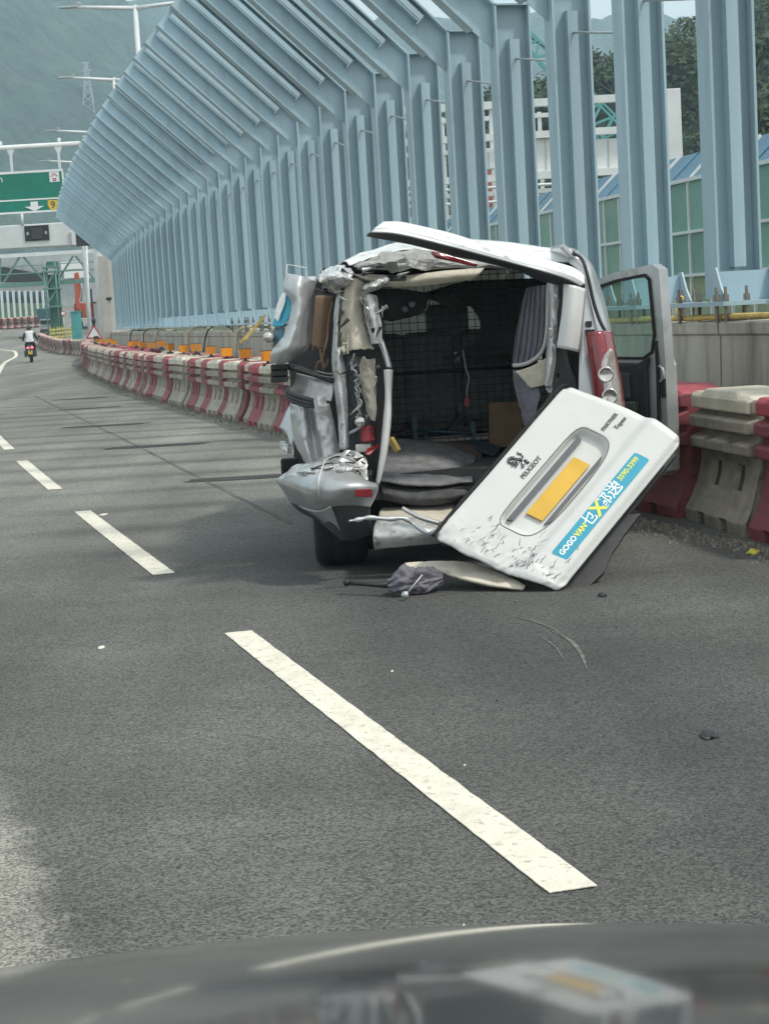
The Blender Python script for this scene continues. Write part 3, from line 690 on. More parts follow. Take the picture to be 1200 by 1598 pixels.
def put_barrier(x, y, rz, kind, row, label=None, z=None, tilt=0.0):
    global nb
    o = bpy.data.objects.new('water_barrier', BME[kind]); COL.objects.link(o); nb += 1
    o.location = (x, y, gz(y) if z is None else z); o.rotation_euler = (0, tilt, rz); o.scale = (1, 1, 1)
    lab = label or (('faded red' if kind == 'red' else 'grimy white') + (' plastic water barrier in the front row along the lane' if row == 0 else ' plastic water barrier in the rear row behind the amber lamps'))
    tag(o, lab, 'barrier', 'water barriers in the front row' if row == 0 else 'water barriers in the rear row')
    if y < 26: bev(o)
    return o
def row_x(y): return P(y) + OFFB if y < 90 else P(90) + OFFB - 0.285 * (y - 90)
def row_h(y): return heading(y) if y < 90 else math.atan2(0.285, 1.0)
BL = 0.735
for m_ in BME.values():
    for v_ in m_.vertices: v_.co.y *= BL * 0.975 / 0.97
def push(y):
    if y < 10.3: return 0.15
    return 0.27 * (1 - sst(12.2, 15.0, y)) if y > 10.6 else 0.21
NB_ = [(8.02, 'white'), (9.09, 'red'), (10.15, 'white'), (11.21, 'red')]; r_ = random.Random(3)
for y, kind in NB_:
    yy = y + 0.52
    lab = {9.09: 'red water barrier cut by the right picture edge, behind the yellow scrap', 10.15: 'grimy white water barrier right of the open van door, with stepped cap', 11.21: 'red water barrier behind the foot of the open van door'}.get(y)
    o = put_barrier(row_x(yy) + push(yy), yy, heading(yy) - (0.12 if yy < 11.2 else -0.02), kind, 0, lab); o.scale = (1, 1.42, 1)
y = 12.28; k = 1
while y < 117:
    kind = 'red' if k % 2 == 0 else 'white'
    if r_.random() < 0.08 and y > 20: kind = 'white' if kind == 'red' else 'red'
    yy = y + BL * 0.48
    put_barrier(row_x(yy) + push(yy) + r_.gauss(0, 0.025), yy, row_h(yy) + r_.gauss(0, 0.06) + (0.08 if yy < 15 else 0), kind, 0)
    y += BL * math.cos(row_h(yy)); k += 1
y = 13.6; k = 0
while y < 88:
    kind = 'red' if r_.random() < 0.55 else 'white'; yy = y + BL / 2
    if r_.random() < 0.72 or y < 12:
        put_barrier(row_x(yy) + push(yy) + 0.64 + r_.gauss(0, 0.05), yy, row_h(yy) + r_.gauss(0, 0.12), kind, 1)
    y += BL + 0.03; k += 1
# ------------------------------------------------------------------ amber warning lamps on the barriers
b = MB(); b.box((0, 0, 0.018), (0.10, 0.10, 0.036)); b.lathe([(0.02, 0.036), (0.02, 0.07)], 8)
LBASE = b.mesh('lamp_base', M['dark_grey'])
b = MB(); b.box((0, 0, 0.135), (0.165, 0.075, 0.13), taper=1.06); LLENS = b.mesh('lamp_lens', M['amber'])
b = MB(); b.box((0, 0, 0.2035), (0.18, 0.082, 0.008)); LCAP = b.mesh('lamp_cap', M['dark_grey'])
for i, (px, py, d) in enumerate([(419, 578, 22.6), (383, 562, 25), (354, 558, 27), (330, 557, 29.5), (306, 545, 31), (287, 553, 33), (266, 550, 36), (252, 538, 38), (237, 546, 41), (223, 548, 43), (213, 537, 45), (205, 540, 47), (178, 541, 55), (170, 533, 57), (160, 540, 61), (152, 535, 66)]):
    p = at(px, py, d); top = 0.83 + gz(d)
    root = empty('warning_lamp', (p.x, d, max(top - 0.01, min(p.z - 0.1, top + 0.05))), heading(d) + r_.gauss(0, 0.3))
    near = {0: 'amber warning lamp half hidden by the peeled van panel', 1: 'amber warning lamp on the white barrier nearest the peeled panel', 2: 'wide amber warning lamp second from the peeled van panel'}
    tag(root, near.get(i, 'square amber warning lamp standing on top of the water barriers'), 'warning lamp', 'amber lamps on the barriers')
    for nm, me in (('lamp_base', LBASE), ('lamp_lens', LLENS), ('lamp_cap', LCAP)): link_local(me, nm, root)

# ------------------------------------------------------------------ the wrecked van
VC = Vector((0.47, 9.35, 0)); VH = 0.055
VF = Vector((-math.sin(VH), math.cos(VH), 0)); VR = Vector((math.cos(VH), math.sin(VH), 0))
def V(lx, ly, lz): return VC + VR * lx + VF * ly + Vector((0, 0, lz))
van = empty('wrecked_van', V(0, 0.75, 0), VH)
tag(van, 'silver panel van with its rear end torn open and crushed on the left', 'van')
def vp(rows, name, m_, nu=8, nv=12, amp=0.004, freq=9, seed=1, crease=0.0, thick=0.006, parent=van, label=None, cut=0.0, flat=False, tall=False):
    rag = crease >= 0.0095
    g = patch([A(r) if not isinstance(r[0], Vector) else r for r in rows], nu, nv, amp, freq, seed, crease, tall)
    if rag:
        r_ = random.Random(seed + 100); nI, nJ = len(g), len(g[0]); g0 = [[p.copy() for p in r] for r in g]
        for i in range(nI):
            for j in range(nJ):
                edge = i in (0, nI - 1) or j in (0, nJ - 1); i2, j2 = (i + 1 if i < nI - 1 else i - 1), (j + 1 if j < nJ - 1 else j - 1)
                k_ = min((g0[i][j] - g0[i2][j]).length, (g0[i][j] - g0[i][j2]).length) * (0.42 if edge else 0.30)
                g[i][j] = g[i][j] + Vector((r_.uniform(-1, 1), r_.uniform(-1, 1) * 0.8, r_.uniform(-1, 1))) * k_
    if cut:                                             # a torn edge along the last row
        r_ = random.Random(seed)
        for j in range(len(g[0])):
            e = (g[-1][j] - g[-2][j]); g[-1][j] = g[-1][j] + e * r_.uniform(-cut, cut)
    b = MB(); b.grid(g, smooth=not (flat or rag)); 
    if rag:                                             # split each quad one way or the other: folded sheet, not cloth
        r_ = random.Random(seed); f2 = []
        for q in b.f:
            f2 += [[q[0], q[1], q[2]], [q[0], q[2], q[3]]] if r_.random() < 0.5 else [[q[0], q[1], q[3]], [q[1], q[2], q[3]]]
        b.f = f2; b.mi = [0] * len(f2); b.sm = [False] * len(f2) if m_ not in ('felt', 'cloth') else [True] * len(f2)
    o = b.build(name, M[m_] if isinstance(m_, str) else m_, parent, thick=thick)
    if label: o['label'] = label
    return o
def hw(z):
    if z < 0.45: return 0.83 + (z - 0.30) * 0.2
    if z < 0.95: return 0.865
    if z < 1.58: return 0.865 - (z - 0.95) * 0.17
    return max(0.0, 0.758 - ((z - 1.58) / 0.21) ** 2 * 0.25)
def zlow(ly):
    z = 0.30
    for ax in (0.75, 3.48):
        if abs(ly - ax) < 0.37: z = max(z, 0.30 + math.sqrt(0.37 ** 2 - (ly - ax) ** 2))
    return z
def side(sg, l0, l1, ztop, name, m_='silver', label=None, n=22):
    rows = []
    for i in range(n + 1):
        ly = l0 + (l1 - l0) * i / n; zb = zlow(ly); zt = ztop(ly) if callable(ztop) else ztop
        rows.append([V(sg * (hw(zb + (zt - zb) * k / 10) - (0.05 * max(0, (ly - 3.9) / 0.4) ** 2)), ly, zb + (zt - zb) * k / 10) for k in range(11)])
    b = MB(); b.grid(rows); o = b.build(name, M[m_], van, thick=0.03, off=-sg)
    if label: o['label'] = label
    return o
side(1, 0.34, 2.16, 1.74, 'right_side_panel')
side(1, 2.60, 4.22, lambda l: 1.02 - 0.10 * max(0, l - 3.4), 'front_wing')
side(-1, 1.30, 2.16, 1.70, 'left_side_panel')
side(-1, 3.14, 4.22, lambda l: 1.02 - 0.10 * max(0, l - 3.4), 'front_wing')
side(-1, 2.17, 3.13, 1.0, 'left_front_door')
# roof (the intact front part), windscreen, bonnet, nose
b = MB(); b.grid([[V(sx * (0.70 if abs(sx) == 1 else 0.72), ly, z) for sx, z in ((-1, 1.66), (-0.8, 1.735), (-0.4, 1.765), (0, 1.775), (0.4, 1.765), (0.8, 1.735), (1, 1.66))] for ly in (0.75, 1.2, 1.9, 2.6, 2.85)])
b.build('roof', M['silver'], van, thick=0.03)
b = MB(); b.grid([[V(sx * wv, ly, z - 0.03 * sx * sx) for sx in (-1, -0.5, 0, 0.5, 1)] for ly, z, wv in ((2.86, 1.72, 0.70), (3.2, 1.40, 0.76), (3.55, 1.07, 0.82))])
b.build('windscreen', M['dusty_glass'], van, thick=0.006)
b = MB(); b.grid([[V(sx * 0.80, ly - 0.06 * sx * sx, z - 0.05 * sx * sx) for sx in (-1, -0.6, 0, 0.6, 1)] for ly, z in ((3.5, 1.08), (3.9, 1.0), (4.2, 0.88), (4.36, 0.74), (4.40, 0.5), (4.36, 0.24))])
b.build('bonnet', M['silver'], van, thick=0.02)
for sg in (-1, 1):
    b = MB(); b.bar(V(sg * 0.845, 3.12, 1.02), V(sg * 0.73, 2.84, 1.68), 0.07, 0.06); b.bar(V(sg * 0.82, 3.5, 1.06), V(sg * 0.72, 2.86, 1.70), 0.06, 0.05)
    b.bar(V(sg * 0.86, 2.15, 0.35), V(sg * 0.755, 2.15, 1.66), 0.09, 0.07)
    b.build('door_pillar', M['silver'], van)
b = MB(); b.prism([V(-0.845, 2.2, 1.02), V(-0.845, 3.08, 1.02), V(-0.745, 2.82, 1.60), V(-0.745, 2.2, 1.62)], VR * 0.006); b.build('side_window', M['glass'], van)
# inside: floor, lining, dashboard, seats, cage
b = MB(); b.box(V(0, 1.92, 0.48), (1.62, 3.0, 0.10), Matrix.Rotation(VH, 3, 'Z')); b.build('floor', M['interior'], van)
b = MB(); b.prism([V(0.80, 0.5, 0.55), V(0.80, 2.1, 0.55), V(0.73, 2.1, 1.66), V(0.73, 0.62, 1.66)], -VR * 0.02); b.build('side_lining', M['interior'], van); b = MB(); b.prism([V(-0.80, 1.0, 0.55), V(-0.80, 2.1, 0.55), V(-0.73, 2.1, 1.66), V(-0.73, 1.0, 1.66)], VR * 0.02); b.build('side_lining', M['interior'], van)
b = MB(); b.box(V(0, 1.75, 1.70), (1.40, 2.1, 0.025), Matrix.Rotation(VH, 3, 'Z')); b.build('headliner', M['interior'], van)
b = MB(); b.box(V(0, 3.25, 0.86), (1.5, 0.5, 0.42), Matrix.Rotation(VH, 3, 'Z')); b.build('dashboard', M['black_plastic'], van, bevel=0.05)
for lx in (-0.42, -0.02, 0.44):
    b = MB()
    prof = [(2.02, 0.78), (2.05, 0.62), (2.12, 0.56)]
    b.box(V(lx, 2.28, 0.72), (0.46 if lx != -0.02 else 0.3, 0.5, 0.16), Matrix.Rotation(VH, 3, 'Z')); b.build('seat', M['seat'], van, bevel=0.05)
    b = MB(); rz = Matrix.Rotation(VH, 3, 'Z') @ Matrix.Rotation(0.16, 3, 'X'); b.box(V(lx, 2.0, 1.0), (0.50 if lx != -0.02 else 0.34, 0.14, 0.60), rz); b.build('seat_back', M['seat'], van, bevel=0.05)
b = MB(); q = at(698, 500, 11.45); b.box(q, (0.27, 0.12, 0.22), Matrix.Rotation(VH, 3, 'Z')); b.box(q + Vector((0, 0.02, -0.15)), (0.16, 0.03, 0.12)); b.build('headrest', M['seat'], van, bevel=0.04)
b = MB(); q = at(832, 508, 11.45); b.box(q, (0.27, 0.12, 0.22), Matrix.Rotation(VH, 3, 'Z')); b.build('headrest', M['seat'], van, bevel=0.04)
b = MB(); q = at(628, 560, 11.45); b.box(q, (0.27, 0.12, 0.20), Matrix.Rotation(VH, 3, 'Z')); b.build('headrest', M['seat'], van, bevel=0.04)
b = MB(); lyp = 1.62
for k in range(31):
    lx = -0.78 + 1.56 * k / 30; b.tube([V(lx, lyp, 0.56), V(lx, lyp, 1.66)], 0.0032, 4, smooth=False)
for k in range(24):
    z = 0.58 + 1.06 * k / 23; b.tube([V(-0.78, lyp + 0.005, z), V(0.78, lyp + 0.005, z)], 0.0032, 4, smooth=False)
o = b.build('partition_grid', M['wire'], van); o['kind'] = 'stuff'
b = MB(); b.tube([V(-0.78, lyp - 0.01, 0.56), V(-0.76, lyp - 0.01, 1.62), V(-0.6, lyp - 0.01, 1.68), V(0.6, lyp - 0.01, 1.68), V(0.76, lyp - 0.01, 1.62), V(0.78, lyp - 0.01, 0.56)], 0.014, 6)
b.tube([V(-0.78, lyp - 0.01, 1.05), V(0.78, lyp - 0.01, 1.05)], 0.012, 6); b.build('partition_frame', M['wire'], van)
b = MB(); b.tube(spline(A([(600, 496, 10.6), (612, 498, 10.6), (640, 491, 10.6), (665, 483, 10.6), (669, 466, 10.6), (690, 453, 10.65), (730, 440, 10.7)]), 20), 0.012, 6); b.build('bent_trim_bar', M['chrome'], van)
vp([[(588, 450, 10.55), (630, 452, 10.55), (668, 456, 10.6)], [(590, 475, 10.5), (628, 474, 10.5), (664, 480, 10.6)], [(594, 500, 10.5), (625, 498, 10.5), (662, 488, 10.6)]], 'torn_lining', 'interior', seed=7, crease=0.004)
b = MB(); b.lathe([(0, 0), (0.018, 0.006), (0.022, 0.02), (0.0, 0.035)], 8, at(632, 482, 10.45), 'y'); b.lathe([(0, 0), (0.018, 0.006), (0.024, 0.02), (0.0, 0.035)], 8, at(643, 474, 10.45), 'y'); b.build('lining_clip', M['galv'], van)

vp([[(700, 452, 11.0), (760, 452, 11.0), (850, 448, 11.0)], [(742, 490, 11.0), (790, 480, 11.0), (850, 475, 11.0)], [(745, 530, 11.0), (800, 520, 11.0), (850, 515, 11.0)], [(690, 560, 11.0), (780, 555, 11.0), (850, 552, 11.0)]], 'blocking_sheet', 'interior', 16, 16, 0.012, 7, 71, 0.010)  # made-up black sheet, added to hide the bright windscreen behind the cage
vp([[(655, 458, 11.15), (735, 438, 11.15), (872, 434, 11.15)], [(680, 470, 11.12), (760, 456, 11.12), (868, 452, 11.12)], [(700, 482, 11.15), (780, 470, 11.15), (866, 468, 11.15)]], 'sagging_headlining', 'headlining', 8, 14, 0.006, 5, 73)
# roof edge, crumpled
vp([[(537, 407, 9.75), (561, 396, 9.85), (590, 388, 10.0), (620, 379, 10.1), (665, 384, 10.1), (735, 373, 10.2), (833, 384, 10.2), (893, 389, 10.1)],
    [(548, 413, 9.6), (565, 407, 9.62), (592, 398, 9.7), (626, 390, 9.75), (668, 391, 9.75), (740, 400, 9.75), (830, 408, 9.8), (900, 408, 9.8)]], 'crumpled_roof_edge', 'white_scuff', 8, 40, 0.008, 8, 3, 0.006)
b0 = [V(sx * 0.69, 0.78, z) for sx, z in ((-1, 1.67), (-0.7, 1.74), (-0.3, 1.765), (0, 1.77), (0.3, 1.765), (0.6, 1.755), (0.85, 1.73), (1, 1.67))]
vp([b0, A([(537, 406.5, 9.76), (561, 395.5, 9.86), (590, 387.5, 10.01), (620, 378.5, 10.11), (665, 383.5, 10.11), (735, 372.5, 10.21), (833, 383.5, 10.21), (893, 388.5, 10.11)])], 'rear_roof_skin', 'silver', 6, 24, 0.006, 5, 4, 0.004)
vp([[(549, 414, 9.62), (568, 408, 9.60), (600, 396, 9.66), (630, 391, 9.7), (665, 392, 9.7), (720, 401, 9.7), (790, 412, 9.72)],
    [(556, 418, 9.52), (580, 412, 9.46), (612, 408, 9.50), (640, 404, 9.56), (668, 408, 9.6), (722, 409, 9.64), (790, 416, 9.68)],
    [(560, 421, 9.55), (588, 420, 9.5), (612, 426, 9.55), (640, 420, 9.52), (668, 421, 9.6), (722, 416, 9.64), (790, 420, 9.7)]], 'buckled_roof_rail', 'primer', 9, 26, 0.006, 7, 6, 0.020)
vp([[(498, 432, 9.66), (512, 419, 9.7), (540, 413, 9.72)], [(500, 438, 9.55), (522, 430, 9.46), (550, 424, 9.55)], [(506, 447, 9.6), (528, 444, 9.50), (546, 440, 9.55)], [(514, 456, 9.66), (530, 452, 9.6), (545, 449, 9.6)]], 'torn_pillar_metal', 'silver_rough', 14, 14, 0.012, 12, 9, 0.026)
vp([[(490, 438, 9.75), (510, 438, 9.75), (535, 442, 9.8)], [(490, 452, 9.75), (510, 458, 9.75), (535, 460, 9.8)]], 'gap_shade', 'black_plastic', 6, 8, 0.003, 9, 2)  # black strip stands in for the shade behind the torn pillar metal
vp([[(547, 426, 9.58), (600, 429, 9.56), (640, 429, 9.58), (700, 421, 9.62), (756, 418, 9.66)], [(570, 436, 9.56), (605, 438, 9.54), (645, 438, 9.56), (700, 431, 9.6), (748, 427, 9.64)],
    [(598, 444, 9.60), (612, 447, 9.58), (650, 447, 9.6), (700, 441, 9.64), (737, 436, 9.66)]], 'headlining_strip', 'cream', 8, 26, 0.004, 8, 12, 0.004, cut=0.5)
b = MB(); b.grid([A([(603, 430, 9.535), (634, 430.5, 9.535)]), A([(605, 437.5, 9.52), (634, 437, 9.52)])]); b.build('trim_slot', M['black_plastic'], van, thick=0.004)
vp([[(565, 446, 9.52), (585, 438, 9.5), (602, 431, 9.55)], [(566, 452, 9.44), (588, 444, 9.42), (606, 436, 9.5)], [(568, 459, 9.52), (592, 450, 9.5), (607, 441, 9.55)]], 'folded_roof_corner', 'silver_rough', 12, 18, 0.006, 14, 14, 0.012)

# lifted spoiler
sp_top = [(598, 347, 9.22), (629, 348, 9.26), (700, 364, 9.35), (793, 392, 9.48), (887, 415, 9.58), (911, 431, 9.62)]
sp_mid = [(585, 357, 9.05), (625, 360, 9.08), (700, 379, 9.18), (793, 405, 9.34), (882, 428, 9.46), (912, 443, 9.52)]
sp_lip = [(578, 363, 9.03), (622, 366, 9.06), (700, 384, 9.16), (795, 409, 9.32), (875, 432, 9.44), (906, 446, 9.50)]
sp_low = [(572, 367, 9.12), (632, 378, 9.2), (700, 394, 9.3), (798, 418, 9.45), (845, 437, 9.52), (884, 444, 9.56)]
vp([sp_top, sp_mid], 'spoiler', 'white_scuff', 8, 40, 0.003, 5, 15, 0.002, thick=0.012)
vp([sp_lip, sp_low], 'spoiler_underside', 'dark_grey', 8, 40, 0.003, 6, 16, 0.002, thick=0.012)
vp([[(584, 356.5, 9.045), (625, 359.5, 9.075), (700, 378.5, 9.175), (793, 404.5, 9.335), (880, 427, 9.455), (911, 442.5, 9.515)], [(578, 363, 9.03), (622, 366, 9.06), (700, 384, 9.16), (795, 409, 9.32), (875, 432, 9.44), (906, 446, 9.50)]], 'spoiler_lip', 'silver', 3, 40, 0.001, 5, 15, thick=0.01)
vp([[(673, 393, 9.48), (710, 401, 9.5), (746, 412, 9.52)], [(680, 400, 9.46), (712, 409, 9.5), (742, 416, 9.52)]], 'brake_light_bar', 'red_lens', 4, 12, 0, thick=0.02)
vp([[(880, 442, 9.50), (896, 445, 9.47), (912, 450, 9.52)], [(877, 490, 9.48), (892, 494, 9.45), (907, 497, 9.50)], [(869, 542, 9.48), (885, 545, 9.45), (901, 549, 9.50)]], 'tailgate_frame', 'white_paint', 12, 10, 0.002, 5, 17, thick=0.015)
# right rear corner of the body
vp([[(888, 410, 9.72), (893, 397, 9.78), (898, 390, 9.95), (885, 386, 10.2)], [(910, 432, 9.64), (918, 418, 9.68), (922, 412, 9.9), (905, 404, 10.3)], [(911, 470, 9.60), (928, 462, 9.64), (938, 455, 9.85), (932, 445, 10.6)],
    [(906, 517, 9.56), (938, 514, 9.60), (950, 505, 9.80), (945, 498, 10.7)], [(903, 597, 9.50), (950, 600, 9.52), (967, 597, 9.70), (962, 590, 10.7)], [(902, 680, 9.46), (950, 680, 9.47), (972, 676, 9.64), (968, 668, 10.7)], [(902, 770, 9.46), (950, 772, 9.47), (973, 768, 9.62), (970, 760, 10.7)]], 'rear_corner', 'silver', 30, 14, 0.002, 4, 18, thick=0.012)
b = MB(); b.tube(spline(A([(893, 394, 9.74), (908, 404, 9.64), (917, 430, 9.60), (926, 470, 9.58), (936, 500, 9.56), (945, 517, 9.55)]), 20), 0.010, 6); b.build('corner_seal', M['black_plastic'], van)
b = MB(); b.box(at(921, 518, 9.55), (0.05, 0.02, 0.03)); b.box(at(919, 505, 9.56), (0.03, 0.02, 0.03)); b.build('body_clip', M['black_plastic'], van)
vp([[(866, 440, 9.62), (876, 443, 9.6), (884, 446, 9.58)], [(866, 520, 9.60), (876, 525, 9.58), (884, 545, 9.58)], [(858, 590, 9.60), (880, 600, 9.58), (904, 612, 9.55)], [(850, 650, 9.6), (880, 660, 9.58), (906, 665, 9.55)]], 'door_aperture_seal', 'black_plastic', 16, 8, 0.004, 9, 19)
vp([[(853, 440, 9.62), (862, 442, 9.58), (872, 449, 9.6)], [(857, 485, 9.6), (864, 487, 9.57), (871, 490, 9.6)], [(853, 540, 9.6), (861, 545, 9.55), (868, 545, 9.6)], [(848, 600, 9.6), (855, 602, 9.56), (860, 603, 9.6)]], 'aperture_flange', 'silver_rough', 36, 8, 0.004, 14, 20, 0.008, tall=True, cut=0.8)
b = MB(); r_ = random.Random(2)
for (px, py, s_) in [(866, 462, 3), (864, 500, 4), (860, 520, 4), (863, 540, 3)]:
    pts = A([(px + r_.uniform(-4, 4), py + r_.uniform(-9, 9), 9.50) for _ in range(5)]); b.tube(spline(pts, 10), 0.006, 5)
b.build('torn_metal_strip', M['galv'], van)
# right tail lamp
lamp = vp([[(917, 519, 9.50), (934, 517, 9.46), (951, 516, 9.56)], [(922, 560, 9.48), (940, 560, 9.43), (959, 557, 9.54)], [(929, 612, 9.46), (948, 612, 9.41), (968, 608, 9.52)], [(934, 662, 9.45), (952, 662, 9.40), (974, 658, 9.51)]], 'tail_lamp', 'red_lens', 14, 10, 0, thick=0.03)
vp([[(952, 543, 9.41), (955, 545, 9.42), (958, 549, 9.45)], [(933, 568, 9.435), (946, 566, 9.405), (961, 566, 9.48)], [(932, 595, 9.43), (948, 595, 9.40), (966, 594, 9.47)], [(936, 625, 9.42), (952, 626, 9.385), (970, 624, 9.46)], [(939, 655, 9.42), (955, 656, 9.385), (972, 654, 9.46)]], 'clear_lens', 'clear_lens', 14, 8, 0, thick=0.004, parent=lamp)
for (px, py) in ((945, 584), (951, 618)):
    b = MB(); b.lathe([(0.042, 0.0), (0.044, -0.012), (0.036, -0.014), (0.03, -0.004), (0.0, -0.006)], 18, at(px, py, 9.392), 'y'); b.build('reflector_bowl', M['lamp_rim'], lamp)

# left rear: lining, pillar, folded metal
vp([[(452, 450, 10.15), (520, 445, 10.1), (600, 455, 10.1)], [(452, 540, 10.15), (520, 540, 10.1), (598, 560, 10.1)], [(455, 640, 10.15), (520, 640, 10.1), (598, 660, 10.1)], [(460, 740, 10.15), (520, 740, 10.1), (596, 750, 10.1)]], 'interior_dark_backing', 'black_plastic', 12, 12, 0.02, 6, 21)  # added black backing sheet paints the dark of the interior gap
vp([[(490, 461, 9.86), (505, 461, 9.84), (519, 462, 9.86)], [(488, 500, 9.84), (503, 501, 9.80), (516, 502, 9.84)], [(484, 541, 9.84), (497, 545, 9.8), (510, 540, 9.84)]], 'hardboard_lining', 'board', 12, 14, 0.004, 8, 22, 0.003, cut=1.4)
b = MB()
for pts in ([(519, 470, 9.8), (513, 500, 9.78), (510, 530, 9.76), (503, 560, 9.74), (505, 578, 9.74)], [(500, 545, 9.78), (502, 562, 9.75), (508, 572, 9.74), (512, 560, 9.74)], [(492, 580, 9.72), (496, 566, 9.7), (504, 563, 9.7), (506, 575, 9.7)]):
    b.tube(spline(A(pts), 14), 0.006, 5)
b.build('loose_wire', M['board'], van)
vp([[(527, 456, 9.66), (531, 457, 9.62), (536, 458, 9.66)], [(523, 480, 9.62), (528, 481, 9.57), (534, 482, 9.62)], [(521, 510, 9.60), (526, 511, 9.55), (532, 512, 9.6)], [(519, 540, 9.60), (525, 541, 9.54), (532, 545, 9.6)], [(518, 565, 9.58), (528, 566, 9.52), (538, 570, 9.58)],
    [(520, 590, 9.56), (530, 592, 9.52), (540, 595, 9.56)], [(523, 620, 9.56), (533, 622, 9.50), (542, 620, 9.56)], [(527, 650, 9.54), (536, 652, 9.5), (543, 650, 9.54)], [(530, 702, 9.52), (537, 702, 9.48), (544, 700, 9.52)]], 'rear_pillar', 'silver_rough', 48, 12, 0.004, 9, 23, 0.0085, tall=True)
vp([[(544, 431, 9.58), (556, 434, 9.55), (568, 443, 9.6)], [(535, 466, 9.56), (550, 466, 9.51), (565, 461, 9.58)], [(533, 500, 9.55), (550, 502, 9.49), (567, 502, 9.56)], [(532, 530, 9.54), (553, 531, 9.48), (579, 534, 9.54)], [(535, 552, 9.54), (552, 546, 9.47), (584, 544, 9.53)]], 'pillar_trim', 'cream', 26, 18, 0.005, 10, 24, 0.006, cut=1.3)
b = MB()
for k in range(3): b.bar(at(535, 525 + 11 * k, 9.47), at(543, 523 + 11 * k, 9.47), 0.006, 0.008)
b.bar(at(543, 519, 9.47), at(543, 552, 9.47), 0.006, 0.008); b.build('trim_clip_rack', M['cream'], van)
vp([[(565, 455, 9.55), (576, 459, 9.5), (588, 461, 9.55)], [(567, 480, 9.53), (578, 482, 9.47), (591, 484, 9.54)], [(573, 510, 9.52), (584, 511, 9.47), (595, 512, 9.53)], [(579, 536, 9.5), (587, 537, 9.46), (595, 536, 9.5)]], 'pillar_inner_skin', 'silver_rough', 30, 18, 0.004, 13, 25, 0.0092, tall=True, cut=0.8)
vp([[(566, 556, 9.62), (578, 560, 9.56), (592, 558, 9.6)], [(560, 585, 9.6), (578, 590, 9.53), (593, 590, 9.58)], [(566, 615, 9.58), (580, 622, 9.52), (591, 625, 9.56)], [(577, 650, 9.56), (584, 660, 9.52), (590, 664, 9.54)]], 'crumpled_inner_wing', 'cream', 14, 8, 0.006, 12, 26, 0.018, tall=True, cut=0.7)
vp([[(541, 556, 9.66), (553, 556, 9.62), (566, 558, 9.66)], [(543, 600, 9.62), (554, 602, 9.58), (566, 604, 9.62)], [(545, 650, 9.6), (558, 652, 9.56), (576, 652, 9.6)], [(545, 705, 9.58), (562, 706, 9.54), (588, 706, 9.58)]], 'cavity_dark_sheet', 'dark_grey', 26, 16, 0.008, 14, 27, 0.016, tall=True)  # dark crumpled sheet stands in for the shaded cavity
b = MB(); r_ = random.Random(8)
for k in range(12):
    t = k / 11; px, py = 551 + 14 * t + r_.uniform(-3, 3), 560 + 95 * t
    b.tube(spline(A([(px + r_.uniform(-4, 4), py + 9 * q, 9.52 + r_.uniform(-0.02, 0.02)) for q in (-1, -0.3, 0.4, 1)]), 8), 0.006, 5)
b.tube(spline(A([(556, 650, 9.48), (562, 655, 9.46), (568, 660, 9.46), (560, 668, 9.48), (545, 676, 9.5)]), 14), 0.009, 6)
b.build('torn_harness', M['galv'], van)
b = MB(); b.lathe([(0, -0.02), (0.022, -0.02), (0.03, -0.005), (0.032, 0.02), (0.0, 0.024)], 12, at(562, 658, 9.46), 'y'); b.build('buffer_stop', M['lamp_rim'], van)
vp([[(563, 668, 9.5), (574, 664, 9.47), (582, 667, 9.5)], [(563, 690, 9.48), (574, 691, 9.45), (585, 688, 9.48)]], 'broken_lamp_shell', 'red_trim', 8, 8, 0.006, 18, 28, 0.008, cut=1.0)
b = MB(); b.prism(A([(570, 708, 9.40), (573, 700, 9.40), (592, 692, 9.44), (591, 697, 9.44), (576, 710, 9.4)]), (0, 0.02, 0)); b.build('broken_lens_shard', M['red_trim'], van)
b = MB(); b.box(at(567, 699, 9.5), (0.085, 0.03, 0.045)); b.build('lamp_housing', M['white_paint'], van, bevel=0.006)
vp([[(589, 530, 9.56), (593, 529, 9.54), (597, 530, 9.56)], [(598, 552, 9.5), (602, 551, 9.48), (605, 552, 9.5)], [(604, 573, 9.46), (607, 573, 9.44), (611, 574, 9.46)]], 'hinged_strut', 'silver', 12, 6, 0, thick=0.01)
vp([[(600, 577, 9.46), (606, 576, 9.43), (612, 577, 9.46)], [(602, 617, 9.44), (606, 617, 9.41), (610, 617, 9.44)], [(599, 657, 9.42), (604, 657, 9.39), (609, 657, 9.42)], [(594, 708, 9.4), (599, 709, 9.37), (603, 708, 9.4)], [(587, 755, 9.38), (589, 756, 9.37), (591, 755, 9.38)]], 'torn_gate_strip', 'white_paint', 26, 6, 0.001, 8, 29, thick=0.012)
vp([[(586, 540, 9.58), (593, 545, 9.55), (602, 565, 9.52)], [(589, 600, 9.54), (595, 600, 9.51), (601, 600, 9.5)], [(587, 660, 9.52), (593, 660, 9.49), (599, 660, 9.48)], [(582, 745, 9.48), (585, 748, 9.46), (589, 752, 9.44)]], 'gate_rubber_seal', 'rubber', 22, 8, 0.003, 10, 30, thick=0.014)

